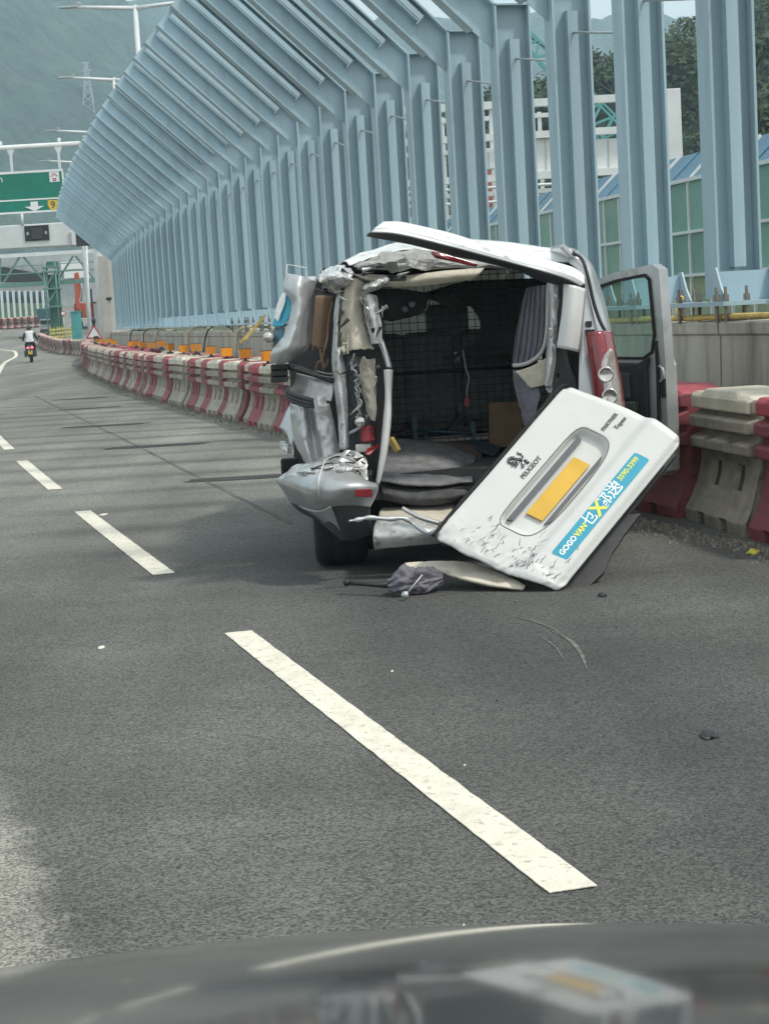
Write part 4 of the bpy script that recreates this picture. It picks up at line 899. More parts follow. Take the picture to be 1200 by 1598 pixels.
r_ = random.Random(91)
for k in range(46):
    zone = r_.choice([(500, 548, 418, 456), (522, 545, 460, 700), (540, 592, 545, 690), (566, 598, 440, 540), (536, 575, 690, 735), (540, 640, 404, 432), (848, 872, 560, 625)])
    px, py = r_.uniform(zone[0], zone[1]), r_.uniform(zone[2], zone[3]); d0 = 9.46 + r_.uniform(-0.04, 0.06)
    if zone[2] > 680: d0 = 9.30
    a = r_.gauss(math.pi / 2, 0.5) if zone[3] - zone[2] > 60 else r_.uniform(-0.5, 0.5); L_ = r_.uniform(7, 24); w0 = r_.uniform(1.2, 4.0); rows_ = []
    bx_, by_ = r_.uniform(-4, 4), r_.uniform(-4, 4)
    for q in range(5):
        t = q / 4; cx, cy = px + math.cos(a) * L_ * (t - 0.5) + bx_ * t * t, py + math.sin(a) * L_ * (t - 0.5) + by_ * t * t; ww = w0 * (1 - t) * (0.7 + 0.5 * r_.random()) + 0.25
        dq = d0 + 0.05 * math.sin(t * 3 + k); rows_.append([at(cx - math.sin(a) * ww, cy + math.cos(a) * ww, dq), at(cx, cy, dq - 0.012 * (1 - t)), at(cx + math.sin(a) * ww, cy - math.cos(a) * ww, dq)])
    b = MB(); b.grid(rows_, smooth=False); b.build('torn_shard', M[r_.choice(['silver', 'silver', 'white_paint', 'silver_rough', 'cream', 'black_plastic', 'black_plastic', 'primer'])], van, thick=0.003)
# peeled outer panel with its sticker
peel = vp([[(447, 426, 9.52), (470, 430, 9.45), (495, 439, 9.60)], [(441, 449, 9.50), (467, 453, 9.41), (494, 456, 9.62)], [(455, 473, 9.46), (470, 475, 9.40), (491, 466, 9.64)], [(450, 503, 9.44), (465, 505, 9.39), (489, 500, 9.66)],
    [(443, 525, 9.42), (457, 528, 9.36), (486, 530, 9.62)], [(424, 547, 9.42), (446, 549, 9.34), (477, 547, 9.58)], [(422, 564, 9.44), (437, 567, 9.42), (453, 564, 9.52)]], 'peeled_panel', 'silver', 44, 24, 0.004, 7, 31, 0.006, thick=0.006)
stk = vp([[(443, 456, 9.53), (450, 454, 9.5), (457, 453, 9.5)], [(436, 470, 9.53), (446, 472, 9.49), (456, 476, 9.48)], [(430, 490, 9.52), (441, 492, 9.48), (452, 493, 9.46)], [(425, 509, 9.52), (433, 510, 9.49), (443, 508, 9.46)]], 'torn_sticker_panel', 'sticker', 18, 10, 0.003, 10, 32, 0.003, thick=0.005, parent=peel)
vp([[(442, 457, 9.50), (445, 456, 9.49), (448, 455, 9.49)], [(434, 472, 9.50), (438, 474, 9.48), (443, 476, 9.47)], [(431, 484, 9.49), (434, 486, 9.48), (438, 489, 9.47)], [(428, 496, 9.49), (431, 499, 9.48), (434, 500, 9.47)]], 'white_print_flap', 'sticker_white', 20, 8, 0.004, 24, 33, 0.004, thick=0.003, parent=peel)
vp([[(428, 511, 9.52), (437, 512, 9.5), (444, 511, 9.48)], [(426, 524, 9.5), (435, 527, 9.46), (442, 524, 9.45)], [(428, 536, 9.48), (433, 537, 9.45), (438, 532, 9.44)]], 'cracked_quarter_glass', 'truck_blue', 10, 10, 0.004, 20, 34, 0.008, thick=0.004, parent=peel)
b = MB(); b.lathe([(0, -0.03), (0.02, -0.026), (0.03, -0.008), (0.031, 0.012), (0.02, 0.03), (0, 0.033)], 12, at(419, 526, 9.46), 'y'); b.build('indicator_lamp', M['clear_lens'], van)
b = MB()
for k in range(3): b.box(at(436, 572 + 10 * k, 9.58), (0.092, 0.10, 0.030))
b.box(at(436, 582, 9.64), (0.085, 0.12, 0.10)); b.build('black_vent_block', M['black_plastic'], van, bevel=0.005)
vp([[(448, 568, 9.62), (470, 572, 9.58), (520, 592, 9.56)], [(449, 577, 9.6), (470, 580, 9.55), (520, 598, 9.54)]], 'window_rail', 'black_plastic', 5, 12, 0.003, 10, 35, thick=0.014)
b = MB(); b.tube(spline(A([(494, 579, 9.53), (505, 582, 9.52), (520, 584, 9.52)]), 8), 0.008, 6); b.tube(spline(A([(494, 584, 9.53), (505, 587, 9.52), (520, 589, 9.52)]), 8), 0.006, 6); b.build('runner_rail', M['chrome'], van)
b = MB(); b.tube(A([(447, 428, 9.7), (448, 412, 9.72), (463, 415, 9.74), (478, 418, 9.76), (478, 432, 9.76)]), 0.004, 5, smooth=False); b.build('bent_wire', M['lamp_white'], van)
# crushed left flank and its handle rail
vp([[(463, 582, 9.66), (490, 589, 9.60), (521, 596, 9.58)], [(458, 600, 9.66), (486, 607, 9.58), (520, 612, 9.57)], [(451, 613, 9.64), (488, 622, 9.56), (517, 626, 9.56)]], 'crushed_upper_flank', 'silver', 14, 18, 0.003, 8, 36, 0.005)
vp([[(453, 629, 9.66), (470, 634, 9.58), (482, 637, 9.63), (494, 634, 9.56), (514, 628, 9.58)], [(455, 655, 9.66), (473, 662, 9.55), (486, 664, 9.63), (497, 662, 9.54), (521, 658, 9.58)], [(460, 688, 9.66), (476, 690, 9.53), (490, 690, 9.62), (504, 688, 9.53), (527, 688, 9.57)], [(474, 720, 9.64), (485, 724, 9.52), (496, 720, 9.58), (508, 714, 9.52), (530, 706, 9.56)]], 'crushed_lower_flank', 'silver', 26, 34, 0.003, 11, 37, 0.0075)
b = MB(); 
for dz, r in ((0, 0.014), (6, 0.012), (11, 0.010)):
    b.tube(spline(A([(447, 604 + dz * 0.7, 9.60), (450, 611 + dz, 9.55), (462, 617 + dz, 9.50), (478, 622 + dz, 9.48), (492, 626 + dz * 0.8, 9.50)]), 16), r, 8)
b.build('handle_rail', M['dark_grey'], van)
vp([[(486, 622, 9.50), (498, 618, 9.46), (509, 621, 9.5)], [(492, 634, 9.47), (500, 634, 9.42), (510, 636, 9.47)], [(492, 645, 9.5), (500, 652, 9.46), (508, 646, 9.5)]], 'crushed_door_handle', 'silver_rough', 14, 14, 0.005, 18, 38, 0.012)
vp([[(452, 632, 10.2), (446, 645, 10.2), (436, 668, 10.2)], [(456, 650, 10.1), (452, 662, 10.1), (448, 678, 10.1)], [(462, 680, 10.0), (458, 690, 10.0), (455, 702, 10.0)]], 'bent_side_skin', 'silver', 8, 8, 0.004, 8, 39, 0.004)
vp([[(434, 690, 9.9), (443, 688, 9.86), (452, 691, 9.9)], [(444, 705, 9.85), (449, 706, 9.82), (456, 706, 9.85)]], 'torn_sill_end', 'silver_rough', 8, 8, 0.006, 20, 40, 0.012)
b = MB(); b.box(at(452, 727, 9.9), (0.095, 0.10, 0.085)); b.build('mud_flap', M['rubber'], van, bevel=0.006)
# rear bumper, pushed round to the left
b_r0 = [(434, 746, 9.85), (470, 724, 9.62), (516, 711, 9.50), (550, 702, 9.46), (571, 716, 9.44)]
b_r1 = [(432, 748, 9.82), (472, 741, 9.42), (516, 734, 9.28), (551, 737, 9.27), (573, 752, 9.30)]
b_r2 = [(433, 752, 9.82), (475, 761, 9.34), (520, 757, 9.16), (556, 757, 9.15), (590, 757, 9.24)]
b_r3 = [(444, 768, 9.84), (482, 779, 9.36), (517, 775, 9.17), (552, 772, 9.16), (586, 774, 9.24)]
b_r4 = [(453, 783, 9.88), (490, 795, 9.42), (514, 790, 9.25), (546, 788, 9.22), (578, 790, 9.28)]
vp([b_r0, b_r1], 'bumper_top', 'silver_rough', 9, 24, 0.006, 12, 41, 0.016)
bump = vp([b_r1, b_r2, b_r3, b_r4], 'rear_bumper', 'silver', 24, 34, 0.003, 5, 42, 0.002, thick=0.008)
vp([[(454, 784, 9.89), (490, 796, 9.43), (514, 791, 9.26), (546, 789, 9.23), (578, 791, 9.29)], [(470, 799, 9.9), (502, 810, 9.46), (524, 812, 9.32), (548, 813, 9.28), (577, 808, 9.34)], [(488, 806, 9.92), (512, 822, 9.5), (531, 841, 9.4), (550, 843, 9.38), (581, 834, 9.42)]], 'bumper_lower', 'dark_grey', 14, 26, 0.003, 6, 43, thick=0.01)
vp([[(466, 789, 9.70), (492, 797, 9.40), (516, 790, 9.23)], [(486, 803, 9.66), (505, 811, 9.42), (523, 806, 9.28)], [(508, 820, 9.60), (521, 830, 9.46), (531, 826, 9.34)], [(528, 839, 9.5), (534, 843, 9.44), (541, 840, 9.38)]], 'bumper_corner', 'silver', 12, 10, 0.002, 6, 72, thick=0.008)
rf = MB(); rf.prism([at(554 + 27 * u_, 763 + 13 * v_, 9.135) for u_, v_ in ((0.06, 0.05), (0.94, 0.0), (1, 0.12), (0.99, 0.88), (0.94, 1), (0.08, 0.95), (0, 0.8), (0.01, 0.18))], (0, 0.03, 0)); rf.build('bumper_reflector', M['red_lens'], bump, bevel=0.004)
b = MB(); b.tube(spline(A([(507, 718, 9.42), (501, 735, 9.26), (497, 752, 9.20), (498, 768, 9.21), (503, 788, 9.28), (508, 799, 9.36)]), 24), 0.005, 6); b.build('split_seam', M['white_paint'], bump)
r_ = random.Random(55)
for k in range(18):
    j = r_.uniform(0.6, 3.7); v = r_.uniform(0.1, 0.95); pts = []
    for q in range(4):
        jj = min(3.99, j + q * r_.uniform(0.10, 0.22)); vv = min(1, max(0, v + r_.uniform(-0.10, 0.10))); i0 = int(jj); f_ = jj - i0
        m0 = [b_r0[i0][c] + (b_r0[min(4, i0 + 1)][c] - b_r0[i0][c]) * f_ for c in range(3)]; m1 = [b_r1[i0][c] + (b_r1[min(4, i0 + 1)][c] - b_r1[i0][c]) * f_ for c in range(3)]
        pts.append((m0[0] + (m1[0] - m0[0]) * vv, m0[1] + (m1[1] - m0[1]) * vv, m0[2] + (m1[2] - m0[2]) * vv - 0.045))
    b = MB(); b.tube(spline(A(pts), 8), [0.0015 + 0.004 * math.sin(math.pi * (c + 0.5) / 9.5) for c in range(9)], 4, smooth=False); b.build('bumper_crack', M['black_plastic' if k % 3 else 'primer'], bump)
# wheels
def wheel(lx, ly, steer=0.0, wk=1.0):
    b = MB(); sg = 1 if lx > 0 else -1
    c = V(lx, ly, 0.315); ax = VR.copy(); ax.rotate(Matrix.Rotation(steer, 3, 'Z')); u = Vector((0, 0, 1)); v = ax.cross(u)
    def ring(prof, n=28):
        vs, fs = [], []
        for r, h in prof:
            for k in range(n):
                a = 2 * math.pi * k / n; vs.append(c + ax * (h * wk) + (u * math.cos(a) + v * math.sin(a)) * r)
        for i in range(len(prof) - 1):
            for k in range(n): fs.append((i * n + k, i * n + (k + 1) % n, (i + 1) * n + (k + 1) % n, (i + 1) * n + k))
        return vs, fs
    b.add(*ring([(0.20, -0.10), (0.285, -0.105), (0.310, -0.085), (0.315, -0.04), (0.308, -0.03), (0.315, -0.02), (0.315, 0.02), (0.308, 0.03), (0.315, 0.04), (0.310, 0.085), (0.285, 0.105), (0.20, 0.10)]), 0, True)
    w_ = b.build('wheel', M['rubber'], van)
    b = MB(); b.add(*ring([(0.20, -0.09), (0.19, 0.05 * sg), (0.15, 0.07 * sg), (0.06, 0.06 * sg), (0.0, 0.075 * sg)]), 0, True); b.build('rim', M['rim'], w_)
wheel(-0.70, 0.68, 0.0, 1.42); wheel(0.74, 0.75); wheel(-0.75, 3.48, 0.05); wheel(0.75, 3.48)
vp([[(494, 806, 9.86), (530, 826, 9.80), (583, 832, 9.80)], [(495, 828, 9.88), (530, 842, 9.82), (583, 848, 9.82)], [(499, 846, 9.92), (532, 852, 9.86), (581, 856, 9.86)]], 'wheel_shield', 'rubber', 10, 10, 0.006, 8, 44, thick=0.012)
b = MB(); b.bar(V(-0.6, 0.75, 0.30), V(0.6, 0.75, 0.30), 0.09, 0.09); b.bar(V(0.1, 0.5, 0.36), V(0.1, 3.0, 0.36), 0.10, 0.10); b.box(V(0, 1.9, 0.42), (1.5, 3.2, 0.04), Matrix.Rotation(VH, 3, 'Z')); b.build('underbody', M['black_plastic'], van)
# rear sill
vp([[(594, 791, 9.75), (650, 789, 9.72), (712, 783, 9.75)], [(590, 812, 9.42), (640, 808, 9.40), (694, 816, 9.42)]], 'load_floor_edge', 'cream', 8, 18, 0.003, 10, 45, 0.003)
vp([[(588, 812, 9.40), (640, 808, 9.37), (694, 818, 9.40)], [(583, 826, 9.32), (640, 822, 9.29), (694, 828, 9.32)], [(583, 843, 9.30), (640, 838, 9.27), (700, 834, 9.30)], [(585, 858, 9.34), (640, 852, 9.31), (706, 845, 9.34)]], 'bumper_beam', 'silver_rough', 16, 24, 0.003, 10, 46, 0.004)
b = MB(); b.tube(spline(A([(545, 813, 8.98), (560, 811, 9.0), (576, 808, 9.02), (607, 810, 9.05), (630, 809, 9.08), (648, 820, 9.08), (668, 832, 9.02), (682, 828, 8.98)]), 40), [0.006] * 4 + [0.012 + 0.003 * math.sin(k) for k in range(37)], 7); b.build('torn_trim_rod', M['galv'], van)
b = MB(); b.tube(spline(A([(628, 793, 9.3), (640, 800, 9.28), (656, 808, 9.26), (686, 817, 9.25)]), 16), 0.014, 6); b.build('bent_bracket', M['silver'], van)
# right wing of the aperture: curtain cloth
b = MB(); cur = patch([A(r) for r in [[(822, 449, 10.05), (834, 446, 9.98), (852, 444, 9.88)], [(812, 490, 10.0), (830, 490, 9.93), (851, 488, 9.84)], [(804, 530, 9.98), (826, 536, 9.9), (848, 530, 9.8)], [(800, 566, 9.95), (820, 570, 9.88), (842, 556, 9.8)]]], 26, 30, 0.003, 8, 50)
for row in cur:
    for j, p in enumerate(row): row[j] = p + Vector((0, 0.018 * math.sin(j * 1.15 + 0.6 * math.sin(p.z * 9)), 0))
b.grid(cur); b.build('lining_cloth', M['cloth'], van, thick=0.006)
b = MB(); b.tube(spline(A([(856, 446, 9.8), (855, 480, 9.78), (853, 520, 9.76), (846, 548, 9.76), (830, 563, 9.78), (815, 569, 9.82), (801, 570, 9.86)]), 36), 0.012, 7); b.build('lining_piping', M['piping'], van)
vp([[(801, 578, 9.9), (816, 578, 9.85), (832, 592, 9.78)], [(804, 605, 9.88), (822, 608, 9.8), (842, 612, 9.74)], [(812, 635, 9.86), (826, 640, 9.8), (838, 636, 9.76)], [(816, 665, 9.86), (826, 668, 9.8), (838, 660, 9.78)]], 'torn_lining_cloth', 'cloth', 22, 22, 0.008, 9, 51, 0.012)
vp([[(804, 580, 9.8), (830, 571, 9.76), (852, 558, 9.72)], [(815, 592, 9.78), (838, 586, 9.74), (854, 574, 9.72)], [(828, 606, 9.76), (842, 603, 9.73), (853, 600, 9.72)]], 'bent_inner_panel', 'cream', 12, 14, 0.003, 12, 52, 0.006)
b = MB(); r_ = random.Random(4)
for k in range(6):
    px, py = r_.uniform(850, 868), r_.uniform(598, 618); b.tube(spline(A([(px + r_.uniform(-8, 8), py + r_.uniform(-8, 8), 9.6) for _ in range(4)]), 8), 0.007, 5)
b.build('crushed_catch', M['galv'], van)
# open right front door
hinge = V(0.875, 2.55, 0); dtip = Vector((1.83, 10.98, 0)); dd_ = (dtip - hinge); DL = dd_.length; dd_.normalize()
dn = Vector((dd_.y, -dd_.x, 0))                        # towards the outside of the van
if dn.y > 0: dn = -dn
dn = -dn                                                 # inner face looks back at the camera; dn points to the outer skin
def D(s_, z, o_=0.0): return hinge + dd_ * (s_ * DL) + dn * o_ + Vector((0, 0, z))
door = MB()
outl = [(0.0, 0.30), (0.02, 1.02), (0.30, 1.47), (0.42, 1.565), (0.60, 1.61), (0.92, 1.645), (0.965, 1.62), (1.0, 1.0), (1.0, 0.50), (0.99, 0.33), (0.93, 0.29), (0.05, 0.28)]
win = [(0.17, 1.06), (0.345, 1.44), (0.45, 1.52), (0.62, 1.555), (0.865, 1.58), (0.90, 1.55), (0.925, 1.20), (0.90, 1.09), (0.83, 1.05)]
lower = [(0.0, 0.30), (0.02, 1.02), (0.17, 1.06), (0.83, 1.05), (0.90, 1.09), (0.925, 1.20), (1.0, 1.0), (1.0, 0.50), (0.99, 0.33), (0.93, 0.29), (0.05, 0.28)]
door.prism([D(s_, z, 0.0) for s_, z in lower], dn * 0.10)
fr = MB()
fo = [(0.02, 1.02), (0.30, 1.47), (0.42, 1.565), (0.60, 1.61), (0.92, 1.645), (0.975, 1.61), (1.0, 1.0)]
fi = [(0.17, 1.06), (0.345, 1.44), (0.45, 1.52), (0.62, 1.555), (0.865, 1.58), (0.90, 1.55), (0.925, 1.20)]
for k in range(len(fo) - 1):
    fr.prism([D(*fo[k], 0.002), D(*fo[k + 1], 0.002), D(*fi[k + 1], 0.002), D(*fi[k], 0.002)], dn * 0.075)
dr = door.build('open_front_door', M['silver'], van, bevel=0.008); dr['label'] = 'right front door hanging open, dark inner trim showing'
fr.build('window_frame', M['silver'], dr)
b = MB(); b.prism([D(s_, z, 0.03) for s_, z in win], dn * 0.006); b.build('door_glass', M['glass'], dr)
b = MB()
for k in range(len(win)): b.bar(D(*win[k], 0.0), D(*win[(k + 1) % len(win)], 0.0), 0.018, 0.022, up=dn)
b.build('glass_seal', M['rubber'], dr)
b = MB(); b.prism([D(s_, z, -0.035) for s_, z in ((0.06, 0.36), (0.07, 0.99), (0.17, 1.03), (0.80, 1.02), (0.885, 1.06), (0.865, 0.98), (0.865, 0.40), (0.83, 0.36))], dn * 0.04); ip = b.build('inner_trim', M['black_plastic'], dr, bevel=0.012)
b = MB(); b.prism([D(s_, z, -0.055) for s_, z in ((0.30, 0.78), (0.30, 0.97), (0.74, 0.96), (0.74, 0.79))], dn * 0.03); b.prism([D(s_, z, -0.075) for s_, z in ((0.28, 0.70), (0.28, 0.765), (0.80, 0.775), (0.80, 0.71))], dn * 0.05); b.build('armrest', M['dark_grey'], dr, bevel=0.012)
b = MB(); b.prism([D(0.962, 0.80, -0.012), D(0.962, 0.92, -0.012), D(0.998, 0.92, -0.012), D(0.998, 0.80, -0.012)], dn * 0.05); b.build('latch', M['black_plastic'], dr, bevel=0.004)
b = MB(); b.tube(spline([D(0.955, 1.0, -0.006), D(0.985, 0.98, -0.01), D(0.99, 0.93, -0.01), D(0.96, 0.90, -0.008)], 12), 0.010, 6); b.build('latch_cover', M['galv'], dr)
b = MB(); b.prism([D(0.955, 0.52, -0.004), D(0.955, 0.62, -0.004), D(0.975, 0.62, -0.004), D(0.975, 0.52, -0.004)], dn * 0.006); b.build('door_label', M['sticker_white'], dr)
b = MB(); b.tube(spline([D(0.935, 1.16, -0.002), D(0.945, 0.9, -0.01), D(0.935, 0.5, -0.01), D(0.93, 0.3, -0.008)], 16), 0.012, 6); b.build('door_seal', M['rubber'], dr)
b = MB(); mc = D(0.10, 1.02, 0.20); b.box(mc, (0.17, 0.10, 0.22), Matrix.Rotation(math.atan2(dd_.y, dd_.x), 3, 'Z')); b.build('door_mirror', M['black_plastic'], dr, bevel=0.03)

# ------------------------------------------------------------------ cargo inside the van
def thing_patch(rows, name, m_, label, cat, group=None, **kw):
    o = vp(rows, name, m_, parent=None, **kw); return tag(o, label, cat, group)
thing_patch([[(622, 684, 10.5), (660, 688, 10.5), (705, 696, 10.5), (742, 714, 10.4)], [(600, 712, 10.1), (640, 716, 10.05), (690, 722, 10.0), (738, 732, 10.0)], [(593, 744, 9.72), (632, 748, 9.68), (684, 750, 9.68), (736, 746, 9.75)], [(594, 752, 9.66), (636, 757, 9.62), (686, 756, 9.62), (736, 752, 9.7)]], 'felt_blanket', 'felt', 'grey felt blanket spread over the load floor at the torn opening', 'blanket', nu=26, nv=30, amp=0.010, freq=5, seed=60, crease=0.0093, thick=0.012)
thing_patch([[(594, 758, 9.72), (640, 763, 9.68), (690, 762, 9.68), (736, 757, 9.75)], [(597, 770, 9.62), (645, 778, 9.58), (690, 776, 9.58), (728, 770, 9.66)], [(598, 780, 9.64), (645, 786, 9.62), (690, 784, 9.62), (720, 778, 9.68)]], 'folded_blanket', 'felt_dark', 'dark folded blanket layer under the grey felt on the van floor', 'blanket', nu=18, nv=26, amp=0.006, freq=8, seed=61, crease=0.0085, thick=0.02)
thing_patch([[(606, 684, 10.65), (680, 690, 10.65), (752, 693, 10.65)], [(640, 693, 10.45), (700, 706, 10.45), (752, 728, 10.3)]], 'floor_board', 'board2', 'dull brown board lying under the felt on the van floor', 'board', nu=6, nv=10, amp=0.003, freq=6, seed=62, thick=0.015)
b = MB(); b.prism(A([(763, 628, 10.75), (808, 627, 10.75), (816, 660, 10.72), (814, 696, 10.7), (764, 698, 10.7)]), (0, 0.02, 0)); tag(b.build('brown_board', M['board']), 'square brown board standing upright at the right inside the van', 'board')
ht = empty('hand_truck', at(690, 690, 10.85)); tag(ht, 'teal steel hand truck lying in the dark of the load space', 'hand truck')
b = MB(); b.bar(at(647, 650, 10.8), at(649, 694, 10.8), 0.035, 0.03); b.build('upright', M['teal_steel'], ht); b = MB(); b.bar(at(737, 658, 10.8), at(740, 696, 10.8), 0.035, 0.03); b.build('upright', M['teal_steel'], ht)
b = MB(); b.tube(A([(649, 671, 10.79), (738, 677, 10.79)]), 0.014, 6); b.tube(A([(664, 676, 10.79), (665, 696, 10.79)]), 0.012, 6); b.build('crossbar', M['teal_steel'], ht)
b = MB(); b.prism(A([(733, 690, 10.6), (760, 692, 10.6), (780, 700, 10.5), (770, 712, 10.4), (744, 704, 10.5)]), (0, 0.05, 0.01)); b.build('toe_plate', M['teal_steel'], ht)
b = MB(); b.bar(at(609, 684, 9.75), at(621, 704, 9.72), 0.03, 0.03); tag(b.build('wood_stick', M['hose_yellow']), 'short splintered wood stick beside the torn white gate strip', 'stick')
rt = MB(); rt.prism(A([(725, 622, 10.55), (731, 620, 10.55), (733, 628, 10.55), (731, 634, 10.55), (725, 633, 10.55)]), (0, 0.012, 0)); o = rt.build('tag_body', M['red_trim']); 
rg = empty('hanging_tag', at(728, 620, 10.56)); tag(rg, 'small red tag hanging on a cord before the wire partition', 'tag')
o.parent = rg; o.data.transform(Matrix.Translation(-rg.location))
b = MB(); b.tube(spline(A([(722, 545, 10.58), (727, 575, 10.56), (732, 590, 10.55), (729, 605, 10.55), (728, 621, 10.555)]), 16), 0.004, 5); b.build('cord', M['galv'], rg)

# ------------------------------------------------------------------ the torn-off tailgate
TP0 = Vector((0.87, 8.63, 0.02)); TK = 0.61
TN = Vector((0, -1, TK)).normalized()                   # faces the camera and the sky
def tg(px, py, h=0.0):
    r = RT * ((px - 600) / FPX) - UP * ((py - 799) / FPX) + _F
    t = (TP0 - CAM).dot(TN) / r.dot(TN); return CAM + r * t + TN * h
cE, cA, cC, cB = (676, 836), (884, 599), (871, 929), (1065, 691)
def st_px(s_, t): 
    a = [cE[i] + (cA[i] - cE[i]) * s_ for i in (0, 1)]; c = [cC[i] + (cB[i] - cC[i]) * s_ for i in (0, 1)]
    return a[0] + (c[0] - a[0]) * t, a[1] + (c[1] - a[1]) * t
def T(s_, t, h=0.0): return tg(*st_px(s_, t), h)
def st_of(px, py):
    s_, t = 0.5, 0.5
    for _ in range(30):
        x, y = st_px(s_, t); e = 1e-4
        x1, y1 = st_px(s_ + e, t); x2, y2 = st_px(s_, t + e)
        a, b_, c, d = (x1 - x) / e, (x2 - x) / e, (y1 - y) / e, (y2 - y) / e; det = a * d - b_ * c
        dx, dy = px - x, py - y; s_ += (dx * d - dy * b_) / det; t += (dy * a - dx * c) / det
    return s_, t
rc = [st_of(*q) for q in ((776, 822), (912, 660), (836, 836), (957, 700))]      # corners of the plate recess
RS0, RS1, RT0, RT1 = 0.203, 0.842, 0.285, 0.622
def rec_d(s_, t):
    """signed distance-like field of the plate recess, negative inside"""
    cs, ct = (RS0 + RS1) / 2, (RT0 + RT1) / 2; hs, ht_ = (RS1 - RS0) / 2, (RT1 - RT0) / 2
    a = abs((s_ - cs) / hs) ; b_ = abs((t - ct) / ht_)
    if t < ct: p_ = 7
    else: p_ = 3.2
    return (a ** p_ + b_ ** p_) ** (1 / p_) - 1
def th(s_, t):
    h = 0.045 * sst(0.622, 0.735, t) - 0.004 * (1 - sst(0.0, 0.05, t))
    h -= 0.045 * sst(0.93, 1.0, t) * 0.5
    d = rec_d(s_, t); h = h * (1 - sst(0.10, 0.0, d)) + 0.0 if d < 0.10 and t > 0.6 else h
    h -= 0.042 * sst(0.015, -0.10, d)
    h -= 0.012 * sst(0.95, 1.0, abs(2 * s_ - 1)) * 1.0
    dent = sst(0.24, 0.0, s_)
    q = Vector((s_ * 9, t * 9, 2.0)); h += dent * (0.007 * noise.noise(q) + 0.006 * (1 - 2 * abs(noise.noise(q * 1.9))))
    if s_ < 0.1: h += 0.02 * (t - 0.5) * (0.1 - s_) / 0.1
    return h
def rounded(s_, t, r=0.055):
    a, b_ = 2 * s_ - 1, 2 * t - 1; k = 1 - r * 2
    if abs(a) > k and abs(b_) > k:
        dx, dy = (abs(a) - k) / (1 - k), (abs(b_) - k) / (1 - k); L_ = math.hypot(dx, dy); m_ = max(dx, dy)
        a = math.copysign(k + (1 - k) * dx * m_ / L_, a); b_ = math.copysign(k + (1 - k) * dy * m_ / L_, b_)
    return (a + 1) / 2, (b_ + 1) / 2
gate = empty('tailgate', T(0.0, 1.0)); tag(gate, 'white torn-off tailgate with blue sticker and yellow plate, propped on the wreck', 'tailgate')
NS, NT = 110, 84
b = MB(); rows = []
r_ = random.Random(77)
for i in range(NS + 1):
    row = []
    for j in range(NT + 1):
        s_, t = rounded(i / NS, j / NT)
        if s_ < 0.02: s_ += 0.012 * noise.noise(Vector((t * 6, 3, 1)))
        bulge = 0.012 * math.sin(t * math.pi) * (1 if s_ < 0.05 else 0) - 0.036 * math.sin(t ** 1.3 * math.pi) * max(0.0, (s_ - 0.80) / 0.20) ** 1.5
        row.append(T(s_ - bulge, t, th(i / NS, j / NT)))
    rows.append(row)
b.grid(rows); panel = b.build('outer_skin', M['white_paint'], gate, thick=0.02, off=-1 if False else 1)
panel.modifiers['thickness'].offset = -1
# dark inner frame behind the skin
b = MB(); b.prism([tg(*q, -0.085) for q in ((884, 606), (1000, 668), (1058, 698), (985, 792), (1003, 790), (978, 822), (958, 852), (945, 882), (918, 908), (893, 919), (868, 922), (826, 906), (790, 874), (740, 846), (688, 834))], TN * -0.05); b.build('inner_frame', M['dark_grey'], gate)
b = MB(); b.tube(spline([tg(*q, -0.005) for q in ((676, 836), (700, 806), (760, 738), (820, 668), (868, 610), (884, 600))], 30), 0.011, 6); b.build('gate_seal', M['rubber'], gate)
# shade at the recess edge, drawn as a grey line, and the plate strip with its lamp bar
def rec_pt(a, h):
    cs, ct = (RS0 + RS1) / 2, (RT0 + RT1) / 2; hs, ht_ = (RS1 - RS0) / 2, (RT1 - RT0) / 2
    c, s_ = math.cos(a), math.sin(a); p_ = 7 if s_ < 0 else 3.2
    k = (abs(c) ** p_ + abs(s_) ** p_) ** (-1 / p_); return T(cs + c * k * hs * 1.012, ct + s_ * k * ht_ * 1.02, h)
b = MB(); b.tube([rec_pt(2 * math.pi * k / 72, 0.001 + 0.0 * k) for k in range(73)], 0.0022, 5, cap=False); b.build('recess_edge_shade', M['letter'], gate)
b = MB(); b.prism([T(s_, t, -0.038) for s_, t in ((0.245, 0.332), (0.80, 0.332), (0.785, 0.372), (0.26, 0.372))], TN * 0.022); b.build('grip_bar', M['chrome'], gate)
b = MB(); b.prism([T(s_, t, -0.039) for s_, t in ((0.31, 0.568), (0.765, 0.568), (0.73, 0.595), (0.34, 0.595))], TN * 0.010); b.build('plate_lamp', M['chrome'], gate)
pq = [st_of(*q) for q in ((824, 800), (893, 709), (922, 720), (855, 812))]
b = MB(); b.prism([T(s_, t, -0.030) for s_, t in ((0.322, 0.408), (0.322, 0.545), (0.695, 0.545), (0.695, 0.408))], TN * 0.006); b.build('number_plate', M['plate'], gate, bevel=0.003)
